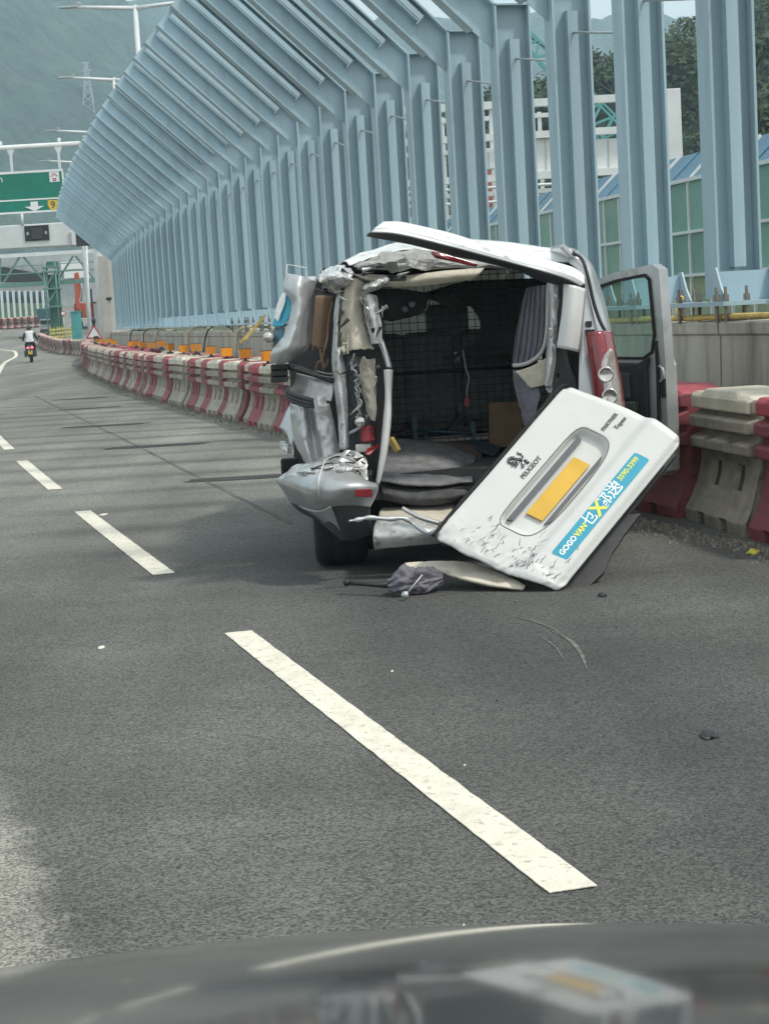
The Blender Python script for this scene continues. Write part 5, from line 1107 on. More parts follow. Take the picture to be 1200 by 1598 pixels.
# sticker, lettering, badge
def gate_frame(s_, t, h):
    o = T(s_, t, h); ux = (T(s_ + 0.02, t, h) - o).normalized(); nz_ = TN; uy = nz_.cross(ux).normalized(); ux = uy.cross(nz_)
    m = Matrix((ux, uy, nz_)).transposed().to_4x4(); m.translation = o; return m
sA, sB = st_of(866, 876), st_of(985, 716); sC, sD = st_of(884, 877), st_of(1010, 724)
ss0, ss1, tt0, tt1 = 0.165, 0.825, 0.778, 0.892
def rr_poly(s0, s1, t0, t1, h, r=0.012):
    o = []
    for (cs, ct, a0) in ((s1 - r, t1 - r, 0), (s0 + r, t1 - r, 90), (s0 + r, t0 + r, 180), (s1 - r, t0 + r, 270)):
        for k in range(5):
            a = math.radians(a0 + 22.5 * k); o.append(T(cs + r * math.cos(a), ct + r * 1.5 * math.sin(a), h))
    return o
stick = MB(); stick.prism(rr_poly(ss0, ss1, tt0, tt1, 0.0455), TN * 0.0015); stick = stick.build('blue_sticker', M['sticker'], gate)
tm = (tt0 + tt1) / 2
SL, SWm, SYm = 'sticker_lettering', M['sticker_white'], M['sticker_yellow']
text(SL, 'GOGO', 0.040, gate_frame(0.238, tm, 0.0475), SWm, stick, 0.0006, 0.0014)
text(SL, 'VAN', 0.040, gate_frame(0.338, tm, 0.0475), SYm, stick, 0.0006, 0.0018)
text(SL, '乜', 0.080, gate_frame(st_of(919, 815)[0], tm, 0.0475), SWm, stick, 0.0006, 0.0010)
text(SL, 'X', 0.098, gate_frame(st_of(934, 800)[0], tm, 0.0475), SYm, stick, 0.0006, 0.0034)
text(SL, '都送', 0.078, gate_frame(st_of(950, 779)[0], tm, 0.0475), SWm, stick, 0.0006, 0.0010)
text(SL, '!', 0.085, gate_frame(st_of(967, 764)[0], tm, 0.0475), SWm, stick, 0.0006, 0.001)
text(SL, '3590-3399', 0.038, gate_frame(st_of(981, 739)[0], tm - 0.020, 0.0475), SYm, stick, 0.0006, 0.0008)
text('gate_lettering', 'PEUGEOT', 0.036, gate_frame(0.535, 0.222, 0.002), M['letter'], gate, 0.0015, 0.0006)
text('gate_lettering', 'PARTNER', 0.030, gate_frame(0.925, 0.455, th(0.925, 0.455) + 0.004), M['letter'], gate, 0.001, 0.0004)
text('gate_lettering', 'Tepee', 0.034, gate_frame(0.945, 0.525, th(0.945, 0.525) + 0.004), M['letter'], gate, 0.001, 0.0004)
# the rearing lion emblem, from a stroke figure
gm = gate_frame(0.535, 0.118, 0.003)
lion = MB()
def stroke(pts, r):
    sp_ = spline([gm @ Vector((x * 0.0125, y * 0.0125, 0)) for x, y in pts], 12); lion.tube(sp_, [r * (0.55 + 0.45 * math.sin(math.pi * (k + 1) / 14)) for k in range(13)], 6)
stroke([(-3.2, 2.6), (-2.2, 3.6), (-0.8, 3.4), (0, 2.4), (0.4, 1.2)], 0.010)      # head and mane
stroke([(-3.4, 2.0), (-2.6, 2.0), (-1.4, 1.8)], 0.006)                               # muzzle
stroke([(-0.4, 2.2), (0.4, 0.6), (1.4, -0.6), (1.6, -1.8)], 0.011)                  # body
stroke([(-0.2, 1.2), (-1.6, 0.8), (-2.8, 1.0), (-3.6, 0.6)], 0.007)                 # upper foreleg
stroke([(0.0, 0.4), (-1.2, -0.3), (-2.4, -0.2), (-3.0, -0.8)], 0.007)
stroke([(1.4, -1.0), (0.2, -1.8), (-0.4, -2.6), (-1.6, -3.0)], 0.008)               # hind legs
stroke([(1.6, -1.4), (2.2, -2.4), (1.6, -3.2), (2.6, -3.6)], 0.008)
stroke([(1.6, -0.6), (3.0, 0.2), (3.2, 1.4), (2.6, 2.4), (3.4, 3.0)], 0.006)        # tail
lion.build('lion_badge', M['chrome'], gate)
# scuffs where the skin was scraped bare
b = MB(); r_ = random.Random(31)
for k in range(95):
    s_ = abs(r_.gauss(0.0, 0.085)) + 0.02; t = min(0.95, max(0.1, r_.gauss(r_.choice((0.22, 0.38, 0.62, 0.66, 0.84)), 0.05)))
    if rec_d(s_, t) < 0.08: continue
    pts = []; a = r_.gauss(0.35, 0.5); L_ = r_.uniform(0.01, 0.055)
    for q in range(5):
        pts.append((s_ + L_ * q / 4 * math.cos(a) + r_.gauss(0, 0.004), t + L_ * 1.4 * q / 4 * math.sin(a) + r_.gauss(0, 0.006)))
    wd_ = r_.uniform(0.0007, 0.0032); up_, lo_ = [], []
    for q, (x, y) in enumerate(pts):
        w2 = wd_ * math.sin(math.pi * (q + 0.6) / 5.2); up_.append(T(x, y + w2, th(min(1, max(0, x)), min(1, max(0, y))) + 0.0025)); lo_.append(T(x, y - w2, th(min(1, max(0, x)), min(1, max(0, y))) + 0.0025))
    b.grid([up_, lo_], smooth=False)
o = b.build('scuff_marks', M['scratch'], gate); o['kind'] = 'stuff'

# ------------------------------------------------------------------ debris on the road
def ground_at(px, py): p = gnd(px, py); return p
thing_patch([[(632, 880, 8.95), (672, 878, 8.95), (738, 881, 8.92), (805, 908, 8.72), (819, 916, 8.68)], [(634, 884, 8.93), (677, 884, 8.90), (732, 893, 8.82), (800, 914, 8.68), (818, 918, 8.66)], [(640, 888, 8.92), (682, 891, 8.86), (724, 906, 8.75), (794, 919, 8.66), (815, 920.5, 8.645)]], 'bumper_trim', 'cream', 'cream broken trim strip lying under the tailgate edge', 'trim strip', nu=12, nv=34, amp=0.004, freq=10, seed=70, crease=0.008, thick=0.015)
b = MB(); b.prism(A([(607, 909, 8.75), (612, 899, 8.78), (638, 888, 8.85), (641, 892, 8.85), (626, 903, 8.78)]), (0, 0.012, 0)); tag(b.build('white_shard', M['white_paint']), 'curved white plastic shard above the crumpled umbrella', 'shard')
umb = empty('umbrella', gnd(648, 925)); tag(umb, 'crumpled mauve grey umbrella lying on the road with its black handle to the left', 'umbrella')
ax0, ax1 = at(606, 913, 8.72), at(692, 903, 8.80); b = MB(); rows = []
for i in range(25):
    t = i / 24; c = ax0.lerp(ax1, t); R_ = 0.008 + 0.074 * max(0, math.sin(math.pi * (0.05 + 0.92 * t))) ** 0.75; row = []
    for k in range(65):
        a = 2 * math.pi * k / 64; rr = R_ * (0.80 + 0.42 * abs(math.sin(a * 4.5 + t * 4 + 2 * noise.noise(Vector((t * 3, a, 0))))) + 0.55 * noise.noise(Vector((t * 4, math.cos(a) * 1.5, math.sin(a) * 1.5)))) * (1 - 0.42 * abs(noise.noise(Vector((t * 9, math.cos(a) * 4, math.sin(a) * 4)))) - 0.2 * abs(noise.noise(Vector((t * 17, math.cos(a) * 9, math.sin(a) * 9)))))
        p = c + Vector((0.15 * rr * math.cos(a), rr * 0.9 * math.cos(a), rr * math.sin(a))); p.z = max(p.z, 0.006); row.append(p)
    rows.append(row)
b.grid(rows); b.build('canopy', M['umb'], umb)
b = MB(); b.tube(A([(541, 909, 8.86), (575, 912, 8.80), (608, 914, 8.73)]), [0.012, 0.012, 0.014], 7); b.lathe([(0, -0.02), (0.018, -0.012), (0.02, 0.01), (0, 0.02)], 8, at(541, 909, 8.86), 'x'); b.build('handle', M['black_plastic'], umb)
b = MB(); b.tube(A([(659, 897, 8.62), (645, 914, 8.60), (633, 929, 8.58)]), 0.004, 5); b.lathe([(0, -0.02), (0.018, -0.01), (0.02, 0.012), (0, 0.02)], 8, at(632, 931, 8.565) + Vector((0, 0, 0.008)), 'x'); b.build('rib', M['galv'], umb)
def lump(px, py, sx, sy, sz, seed, name, m_, label, cat):
    r2 = random.Random(seed); p = gnd(px, py); b = MB()
    vs, fs = [], []; bm = bmesh.new(); bmesh.ops.create_icosphere(bm, subdivisions=2, radius=1.0)
    for v_ in bm.verts:
        q = v_.co * (1 + 0.5 * noise.noise(v_.co * 1.7 + Vector((seed, 0, 0)))); v_.co = Vector((q.x * sx, q.y * sy, max(-0.3, q.z) * sz))
    for v_ in bm.verts: v_.co += p + Vector((0, 0, 0.3 * sz + 0.001))
    me = bpy.data.meshes.new(name); bm.to_mesh(me); bm.free(); me.materials.append(M[m_]); return tag(place(me, name), label, cat)
lump(940, 931, 0.022, 0.03, 0.016, 1, 'rubber_crumb', 'black_plastic', 'small black crumb on the road in front of the tailgate corner', 'debris')
lump(1106, 1150, 0.028, 0.05, 0.012, 2, 'rubber_strip', 'black_plastic', 'short black strip lying alone on the near road at right', 'debris')
lump(158, 1011, 0.016, 0.035, 0.003, 3, 'white_flake', 'line', 'white flake lying on the road left of the near dash', 'debris')
lump(1176, 864, 0.035, 0.05, 0.018, 4, 'yellow_scrap', 'bright_yellow', 'bright yellow scrap on the grit below the red barrier', 'debris')
lump(162, 803, 0.03, 0.07, 0.003, 5, 'white_flake', 'line', 'pale flake on the road beside the second lane dash', 'debris')
lump(612, 1048, 0.006, 0.016, 0.002, 6, 'white_flake', 'line', 'tiny pale flake in the middle of the near lane', 'debris')
lump(724, 1448, 0.003, 0.004, 0.006, 7, 'pale_crumb', 'line', 'tiny pale crumb at the bonnet edge', 'debris')
lump(725, 1195, 0.004, 0.008, 0.002, 9, 'pale_crumb', 'line', 'tiny pale crumb on the asphalt right of the near dash', 'debris')
r_ = random.Random(17)
b = MB()
for k in range(170):
    px, py = r_.uniform(520, 1010), r_.uniform(865, 985) if k % 3 else r_.uniform(985, 1120); p = gnd(px, py); s_ = r_.uniform(0.002, 0.006)
    b.box(p + Vector((0, 0, s_ * 0.3)), (s_, s_ * 1.6, s_ * 0.6), Matrix.Rotation(r_.uniform(0, 6), 3, 'Z'), r_.choice((0, 0, 1, 2)))
tag(b.build('crash_fragments', [M['steel_bolt'], M['chrome'], M['black_plastic']]), kind='stuff')

# ------------------------------------------------------------------ bonnet of the car the picture is taken from
car = empty('camera_car', (0, 0.4, 0)); tag(car, 'dark grey glossy car bonnet across the bottom of the picture', 'car')
ye, ze, k_ = 1.45, 0.917, 0.262
def bz(x, y):
    d = ye - y; z = ze + 0.368 * d - k_ * d * d / 2
    if y > ye: z = ze + 0.368 * d - 1.6 * d * d
    if d > 1.1: z = ze + 0.368 * 1.1 - k_ * 1.1 ** 2 / 2 + 0.02 * (d - 1.1)
    xx = x + 0.03; z -= xx * xx / 7.0 + max(0, abs(xx) - 0.55) ** 2 * 1.1
    return z
b = MB(); ys2 = [0.25, 0.32, 0.4, 0.5] + [0.55 + 0.05 * i for i in range(26)]
b.grid([[Vector((-0.82 + 1.64 * i / 48, y, bz(-0.82 + 1.64 * i / 48, y))) for i in range(49)] for y in ys2]); b.build('bonnet', M['bonnet'], car, thick=0.015).modifiers['thickness'].offset = -1
zf = bz(0, ys2[-1])
b = MB(); b.grid([[Vector((sx * 0.84, ys2[-1] + dy - 0.18 * abs(sx) ** 3, bz(sx * 0.82, ys2[-1]) * (1 - t) + 0.16 * t)) for sx in (-1, -0.8, -0.5, -0.2, 0, 0.2, 0.5, 0.8, 1)] for t, dy in ((0.02, 0.01), (0.2, 0.07), (0.5, 0.10), (0.8, 0.08), (1, 0.02))]); b.build('front_bumper', M['dark_grey'], car, thick=0.02)
for sg in (-1, 1):
    b = MB(); b.grid([[Vector((sg * 0.83, y, bz(0.82, y) * (1 - t) + (0.68 if abs(y - 1.1) < 0.35 else 0.22) * t)) for t in (0, 0.3, 0.6, 1)] for y in (0.25, 0.5, 0.74, 0.76, 1.1, 1.44, 1.46, 1.7)]); b.build('front_wing', M['bonnet'], car, thick=0.02)
    b = MB(); b.lathe([(0.2, -0.1), (0.3, -0.1), (0.32, -0.07), (0.32, 0.07), (0.3, 0.1), (0.2, 0.1), (0.0, 0.06)], 24, (sg * 0.72, 1.1, 0.32), 'x'); b.build('front_wheel', M['rubber'], car)

# ------------------------------------------------------------------ double-armed lamp posts behind the frames
def arm_px(px, py, d): return at(px, py, d)
for i, (pt, la, ra, d) in enumerate([((211, 12), (112, 10), (282, 2), 57.6), ((178, 124), (106, 120), (200, 124), 74), ((140, 206), (84, 203), (160, 206), 93), ((120, 253), (72, 250), (140, 253), 109)]):
    top = at(*pt, d); root = empty('lamp_post', (top.x, d, gz(d))); 
    tag(root, ['tallest looking pale double-armed lamp post at the top left, in front of the hill', 'second pale lamp post along the row, beside the pylon', 'third pale lamp post, its arm just above the sign gantry', 'farthest pale lamp post, its arm between gantry pipe and green sign'][i], 'lamp post', 'lamp posts in a row behind the steel frames')
    b = MB(); b.tube([(top.x, d, gz(d)), (top.x, d, top.z * 0.6), (top.x, d, top.z + 0.1)], [0.12, 0.10, 0.075], 10); b.build('pole', M['lamp_white'], root)
    for q in (la, ra):
        e = at(*q, d); e = Vector((e.x, d, e.z)); b = MB(); b.tube([Vector((top.x, d, top.z)), e], [0.075, 0.05], 8); b.build('arm', M['lamp_white'], root)
        b = MB(); b.box(e + Vector((0.1 if q is ra else -0.12, 0, 0.0)), (0.62, 0.22, 0.07)); b.box(e + Vector((0.24 if q is la else -0.1, 0, 0.09)), (0.10, 0.10, 0.12)); b.build('lamp_head', M['galv'], root, bevel=0.02)

# ------------------------------------------------------------------ sign gantry on the left
GD = 75.0; mpp = GD / FPX
g = at(137, 219, GD); gan = empty('sign_gantry', (g.x, GD, gz(GD))); tag(gan, 'white pipe gantry crossing the road above the green direction sign', 'gantry')
zt = at(60, 226, GD).z; x1 = at(136, 219, GD).x
b = MB(); b.tube([(x1 - 22, GD + 0.3, zt), (x1, GD + 0.3, zt)], 0.115, 10); b.build('top_pipe', M['white_steel'], gan)
zl = at(60, 286, GD).z
b = MB(); b.tube([(x1 - 22, GD + 0.3, zl), (x1, GD + 0.3, zl)], 0.10, 10); b.build('lower_pipe', M['white_steel'], gan)
for xx in (x1 + 0.05, x1 - 22):
    b = MB(); b.tube([(xx, GD + 0.3, gz(GD)), (xx, GD + 0.3, zt + 0.25)], [0.24, 0.17], 12); b.lathe([(0.3, 0), (0.3, 0.05), (0.0, 0.06)], 12, (xx, GD + 0.3, zt + 0.25)); b.build('leg', M['white_steel'], gan)
for px in (16, 91, -62, -140):
    x = at(px, 245, GD).x; z0 = at(px, 262, GD).z
    b = MB(); b.bar((x, GD + 0.16, z0 - 1.7), (x, GD + 0.16, zt - 0.1), 0.10, 0.10); b.prism([(x - 0.17, GD + 0.12, zt - 0.10), (x + 0.17, GD + 0.12, zt - 0.10), (x + 0.06, GD + 0.12, zt - 0.34), (x - 0.06, GD + 0.12, zt - 0.34)], (0, 0.06, 0)); b.build('hanger', M['white_steel'], gan)
for px in (90, -2):
    x = at(px, 218, GD).x; b = MB(); b.lathe([(0.06, zt + 0.1), (0.08, zt + 0.26), (0.0, zt + 0.3)], 8, (x, GD + 0.3, 0)); b.build('pipe_cap', M['white_steel'], gan)
TR, BR = at(98, 263, GD), at(98, 328.5, GD); sx1 = TR.x; sx0 = sx1 - 7.4; sz1, sz0 = TR.z, BR.z
sg = empty('direction_sign', (sx1 - 3.7, GD, sz0)); tag(sg, 'green overhead direction sign with white down arrow and yellow route 9 shield', 'road sign')
def sbox(x0, x1_, z0, z1_, y, name, m_, par, th_=0.02, bevel=0.0):
    b = MB(); b.box(((x0 + x1_) / 2, y, (z0 + z1_) / 2), (abs(x1_ - x0), th_, abs(z1_ - z0))); return b.build(name, M[m_], par, bevel=bevel)
sbox(sx0, sx1, sz0, sz1, GD, 'sign_face', 'sign_green', sg, 0.06)
for (a, c, e, f) in ((sx0, sx1, sz1 - 0.09, sz1 + 0.01), (sx0, sx1, sz0 - 0.01, sz0 + 0.07), (sx1 - 0.06, sx1 + 0.02, sz0 + 0.075, sz1 - 0.095), (sx0 - 0.02, sx0 + 0.06, sz0 + 0.075, sz1 - 0.095)): sbox(a, c, e, f, GD - 0.035, 'sign_border', 'sign_white', sg, 0.02)
zs = sz0 + (sz1 - sz0) * 0.315
sbox(sx0 + 0.08, sx1 - 0.08, zs - 0.03, zs + 0.03, GD - 0.035, 'divider', 'sign_white', sg, 0.012)
def sgn(px, py): p = at(px, py, GD); return Vector((p.x, GD - 0.036, p.z))
c = sgn(85, 275.5); b = MB(); b.box(c, (0.42, 0.012, 0.42)); pict = b.build('pictogram', M['sign_white'], sg)
b = MB(); c2 = c + Vector((0, -0.010, 0))
b.bar(c2 + Vector((-0.09, 0, 0.13)), c2 + Vector((0.09, 0, 0.13)), 0.01, 0.03); b.bar(c2 + Vector((-0.15, 0, 0.02)), c2 + Vector((-0.06, 0, 0.07)), 0.01, 0.035); b.bar(c2 + Vector((0.15, 0, 0.02)), c2 + Vector((0.06, 0, 0.07)), 0.01, 0.035)
b.bar(c2 + Vector((0, 0, 0.12)), c2 + Vector((0, 0, 0.05)), 0.01, 0.03); b.box(c2 + Vector((0, 0, -0.07)), (0.15, 0.008, 0.035)); b.box(c2 + Vector((-0.05, 0, -0.11)), (0.035, 0.008, 0.11)); b.box(c2 + Vector((0.05, 0, -0.11)), (0.035, 0.008, 0.11)); b.box(c2 + Vector((0, 0, -0.15)), (0.15, 0.008, 0.035)); b.build('pictogram_mark', M['sign_red'], pict)
a0 = sgn(54, 321.5); b = MB()
b.prism([a0 + Vector(q) for q in ((-0.16, 0, 0.20), (0.16, 0, 0.20), (0.16, 0, 0.0), (0.42, 0, 0.0), (0, 0, -0.20), (-0.42, 0, 0.0), (-0.16, 0, 0.0))], (0, -0.012, 0)); b.build('down_arrow', M['sign_white'], sg)
h0 = sgn(83, 319); b = MB(); b.prism([h0 + Vector(q) for q in ((-0.21, 0, 0.20), (0.21, 0, 0.20), (0.22, 0, -0.02), (0.14, 0, -0.17), (0, 0, -0.25), (-0.14, 0, -0.17), (-0.22, 0, -0.02))], (0, -0.012, 0)); sh = b.build('route_shield', M['sign_yellow'], sg)
RX = Matrix.Rotation(math.pi / 2, 4, 'X')
def upright_text(name, body, size, p, m_, par):
    return text(name, body, size, Matrix.Translation(p) @ RX, M[m_], par, 0.004)
upright_text('route_number', '9', 0.42, h0 + Vector((0, -0.02, -0.01)), 'sign_black', sh)
upright_text('lettering', 'n', 0.42, sgn(1.0, 279.5) + Vector((0, -0.006, 0)), 'sign_white', sg)
# message panel on the second gantry
D2 = 82.0; T2, B2 = at(111, 345.5, D2), at(111, 382, D2)
vm = empty('message_gantry', (T2.x - 5, D2, gz(D2))); tag(vm, 'pale grey box gantry with a dark little display, below the green sign', 'gantry')
b = MB(); b.box((T2.x - 6, D2 + 0.5, (T2.z + B2.z) / 2), (12, 1.0, T2.z - B2.z)); b.build('housing', M['white_steel'], vm, bevel=0.04)
q0, q1 = at(38, 352.5, D2), at(77.5, 374, D2)
dsp = sbox(q0.x, q1.x, q1.z, q0.z, D2 - 0.02, 'display', 'sign_black', vm, 0.06); sbox(q0.x + 0.32, q1.x - 0.32, q1.z + 0.1, q0.z - 0.1, D2 - 0.06, 'display_face', 'dark_grey', dsp, 0.02)
for sx in (-1, 1): sbox((q0.x if sx < 0 else q1.x) - sx * 0.14 - 0.05, (q0.x if sx < 0 else q1.x) - sx * 0.14 + 0.05, (q0.z + q1.z) / 2 - 0.07, (q0.z + q1.z) / 2 + 0.07, D2 - 0.06, 'sensor_eye', 'grey_panel', dsp, 0.02)
b = MB(); b.box((T2.x - 0.08, D2 - 0.02, (T2.z + B2.z) / 2 - 0.2), (0.12, 0.08, 0.5)); b.build('end_grille', M['grey_panel'], vm)
for xx in (T2.x + 1.75, T2.x - 12.2):
    b = MB(); b.box((xx, D2 + 0.5, (T2.z + gz(D2)) / 2), (0.45, 0.45, T2.z - gz(D2))); b.build('leg', M['grey_panel'], vm, bevel=0.02)
p = at(34.5, 340, D2); b = MB(); b.tube([(p.x, D2, T2.z - 0.02), (p.x, D2, at(34, 331, D2).z)], 0.06, 8); b.build('mast', M['white_steel'], vm)
b = MB(); b.box(at(125, 366, 84), (1.0, 0.5, 1.05)); tag(b.build('equipment_box', M['dark_grey'], bevel=0.03), 'dark brown equipment box beside the end of the grey message gantry', 'box')

# ------------------------------------------------------------------ green truss footbridge and the works around it
D3 = 126.0
def q3(px, py, d=D3): p = at(px, py, d); return Vector((p.x, d, p.z))
br = empty('truss_bridge', q3(80, 440)); tag(br, 'green and white steel truss bridge spanning the far end of the road', 'bridge')
zc, zb_ = q3(80, 395).z, q3(80, 441).z; xr = q3(158, 395).x; xl = xr - 16
b = MB(); b.box(((xl + xr) / 2, D3, zc), (xr - xl, 0.35, 0.27)); b.build('top_chord', M['white_steel'], br)
b = MB(); b.box(((xl + xr) / 2, D3, zb_), (xr - xl, 0.35, 0.30)); b.build('bottom_chord', M['green_steel'], br)
for (a, c) in (((31, 400), (6, 440)), ((36, 400), (71, 440)), ((114, 399), (90, 438)), ((118, 399), (147, 436)), ((-40, 402), (-10, 440)), ((-44, 402), (-78, 442))):
    b = MB(); b.bar(q3(*a), q3(*c), 0.12, 0.14); b.build('diagonal', M['green_steel'], br)
for px in (0.5, 158, -80): b = MB(); b.bar(q3(px, 398), q3(px, 440), 0.10, 0.10); b.build('vertical', M['green_steel'], br)
zr = q3(80, 424).z; b = MB(); b.tube([(xl, D3 - 0.2, zr), (xr, D3 - 0.2, zr)], 0.04, 6); b.tube([(xl, D3 - 0.2, zr + 0.55), (xr, D3 - 0.2, zr + 0.55)], 0.03, 6); o = b.build('handrail', M['green_steel'], br); o['kind'] = 'stuff'
for px in (158, -120):
    p = q3(px, 440); b = MB(); b.box((p.x + 0.2, D3 + 0.1, (gz(D3) + p.z) / 2), (0.35, 0.35, p.z - gz(D3))); b.build('support', M['green_steel'], br)
# scaffold tower
tw = empty('scaffold_tower', (q3(79, 500, 124).x, 124, gz(124))); tag(tw, 'green netted scaffold stair tower under the truss bridge', 'scaffold')
xa, xb = q3(72, 470, 124).x, q3(90, 470, 124).x; ztw = q3(80, 408, 124).z
for x in (xa, xb):
    for dy in (0, 1.2): b = MB(); b.tube([(x, 124 + dy, gz(124)), (x, 124 + dy, ztw)], 0.06, 6); b.build('standard', M['green_steel'], tw)
for k, py in enumerate((416, 423, 450, 478)):
    z = q3(80, py, 124).z; b = MB(); b.box(((xa + xb) / 2, 124.6, z), (xb - xa + 0.3, 1.4, 0.10)); b.build('platform', M['green_steel'], tw)
for (py0, py1) in ((424, 448), (452, 476)):
    b = MB(); b.bar((xa, 124, q3(80, py1, 124).z), (xb, 124, q3(80, py0, 124).z), 0.08, 0.08); b.build('stair_flight', M['green_steel'], tw)
b = MB(); b.box(((xa + xb) / 2, 125.3, (q3(80, 425, 124).z + gz(124)) / 2), (xb - xa, 0.03, q3(80, 425, 124).z - gz(124) - 0.2)); b.build('net', M['green_net'], tw)
b = MB(); b.box(q3(80, 412, 124) + Vector((0, 0.5, 0)), (0.75, 0.8, 0.42)); b.build('tool_box', M['green_net'], tw, bevel=0.02)
# far building mass and roof behind the bridge
fb = empty('site_building', (q3(50, 440, 150).x, 152, gz(150))); tag(fb, 'long pale grey building with dark sloping roof behind the truss bridge', 'building')
b = MB(); pA, pB = q3(-60, 404, 150), q3(172, 404, 150); zb2 = gz(150) - 0.3; b.box(((pA.x + pB.x) / 2, 156, (pA.z + zb2) / 2), (pB.x - pA.x, 8, pA.z - zb2)); b.build('wall', M['grey_panel'], fb)
b = MB(); b.prism([q3(0, 415, 151.5), q3(50, 424, 151.5), q3(72, 426, 151.5), q3(72, 440, 151.5), q3(0, 440, 151.5)], (0, -0.4, 0)); b.build('roof', M['sign_black'], fb)
for px in (16, 40, 64, 96, 120, 140): b = MB(); b.bar(q3(px, 404, 151.8), q3(px, 424, 151.8), 0.10, 0.06); b.build('mullion', M['galv'], fb)
for (a, c) in (((95, 409), (128, 419)), ((100, 422), (140, 432))): b = MB(); p0, p1 = q3(*a, 151.7), q3(*c, 151.7); b.box((p0 + p1) / 2, (abs(p1.x - p0.x), 0.3, abs(p1.z - p0.z))); b.build('pale_panel', M['sign_white'], fb)
# far noise barrier with pale posts and green panels
fn = empty('far_noise_barrier', (q3(30, 500, 140).x, 140, gz(140))); tag(fn, 'far noise barrier of pale blue posts and green panels at the left edge', 'fence')
for k in range(14):
    px = -44 + 9.2 * k; p0, p1 = q3(px + (2.5 if k else 0), 502, 140), q3(px, 453, 140); b = MB(); b.bar((p1.x, 140, gz(140)), (p1.x, 140, p1.z), 0.22 if k % 5 != 4 else 0.34, 0.18); b.build('post', M['lamp_white'], fn)
    if k < 13:
        pz1, pz0 = q3(px, 473, 140.2).z, gz(140); b = MB(); b.box((p1.x + 0.24, 140.2, (pz0 + pz1) / 2), (0.47, 0.05, pz1 - pz0)); b.build('panel', M['pale_green_panel'], fn)
        b = MB(); z2 = q3(px, 455, 140.2).z; b.box((p1.x + 0.24, 140.25, (pz1 + z2) / 2 + 0.01), (0.47, 0.04, z2 - pz1)); b.build('dark_pane', M['truck_blue'], fn)
for k in range(13):
    p = q3(-6 + 5.4 * k, 512, 134); put_barrier(p.x, 134, math.radians(88), 'red' if k % 2 else 'white', 2, ('faded red' if k % 2 else 'grimy white') + ' water barrier in the distant row below the green panelled fence')
# truck, frames, sign, cabinet, excavator, poles, hut
tk = empty('works_truck', (q3(71, 512, 126).x, 126, gz(126))); tag(tk, 'slate blue works truck parked facing the road beyond the motorcycle', 'truck')
c = q3(71, 492, 126); b = MB(); b.box(c + Vector((0, 1.6, 0.05)), (1.26, 3.0, 0.95)); b.build('tarp_body', M['truck_blue'], tk, bevel=0.06)
c = q3(72, 504, 126); b = MB(); b.box(c + Vector((0, 0.5, -0.08)), (1.0, 1.0, 0.75), taper=0.92); cb = b.build('cab', M['grey_panel'], tk, bevel=0.04)
b = MB(); b.box(c + Vector((0, -0.02, 0.08)), (0.82, 0.05, 0.26)); b.build('windscreen', M['sign_black'], cb)
for sx in (-1, 1): b = MB(); b.lathe([(0.0, -0.1), (0.3, -0.1), (0.3, 0.1), (0.0, 0.1)], 14, (c.x + sx * 0.42, 126.5, gz(126) + 0.3), 'x'); b.build('wheel', M['rubber'], tk)
b = MB(); b.box((c.x, 127.5, gz(126) + 0.42), (0.9, 3, 0.2)); b.build('chassis', M['dark_grey'], tk)
b = MB(); r_ = random.Random(6)
yb = empty('yellow_barricade', (q3(93, 520, 120).x, 120, gz(120))); tag(yb, 'jumble of pale yellow barricade frames behind the barrier turn', 'barricade')
for k in range(9):
    p = q3(78 + 4.2 * k, 524, 120); b = MB(); b.bar((p.x, 120, gz(120)), (p.x + r_.uniform(-0.1, 0.1), 120, gz(120) + r_.uniform(0.7, 1.15)), 0.06, 0.06); b.build('post', M['pale_yellow'], yb)
for z in (0.35, 0.6, 0.85): b = MB(); p0, p1 = q3(78, 520, 120), q3(112, 520, 120); b.bar((p0.x, 119.95, gz(120) + z), (p1.x, 119.95, gz(120) + z + 0.05), 0.04, 0.10); b.build('rail', M['pale_yellow'], yb)
rs = empty('round_sign', (q3(99, 520, 116).x, 116, gz(116))); tag(rs, 'small round pale road sign on a post beside the teal cabinet', 'road sign')
p = q3(98.5, 489, 116); b = MB(); b.lathe([(0, -0.02), (0.16, -0.02), (0.16, 0.02), (0, 0.02)], 16, p, 'y'); b.build('disc', M['sign_white'], rs); b = MB(); b.lathe([(0.13, -0.03), (0.175, -0.03), (0.175, -0.022), (0.13, -0.022)], 16, p, 'y'); b.build('red_ring', M['sign_red'], rs)
b = MB(); b.tube([(p.x, 116.04, gz(116)), (p.x, 116.04, p.z + 0.1)], 0.03, 6); b.build('post', M['galv'], rs)
c = q3(119, 498, 118); cbn = empty('equipment_cabinet', (c.x, 118, gz(118))); tag(cbn, 'teal green equipment cabinet standing below the orange excavator arm', 'cabinet')
zt_ = q3(119, 486.5, 118).z; b = MB(); b.box((c.x, 118, (zt_ + gz(118)) / 2), (0.62, 0.6, zt_ - gz(118))); b.build('body', M['teal_cab'], cbn, bevel=0.02); b = MB(); b.box((c.x, 118, zt_ + 0.03), (0.7, 0.7, 0.06)); b.build('lid', M['teal_cab'], cbn); b = MB(); b.box((c.x, 117.7, (zt_ + gz(118)) / 2 + 0.1), (0.40, 0.02, (zt_ - gz(118)) * 0.6)); b.build('door', M['teal_cab'], cbn)
ex = empty('excavator', (q3(123, 500, 130).x, 130, gz(130))); tag(ex, 'orange excavator with its arm raised, behind the grey pole', 'excavator')
def q4(px, py): return q3(px, py, 130)
b = MB(); b.prism([q4(115.5, 426), q4(121, 424), q4(126, 444), q4(123, 468), q4(118, 470), q4(116, 446)], (0, 0.4, 0)); b.build('boom', M['orange'], ex, bevel=0.03)
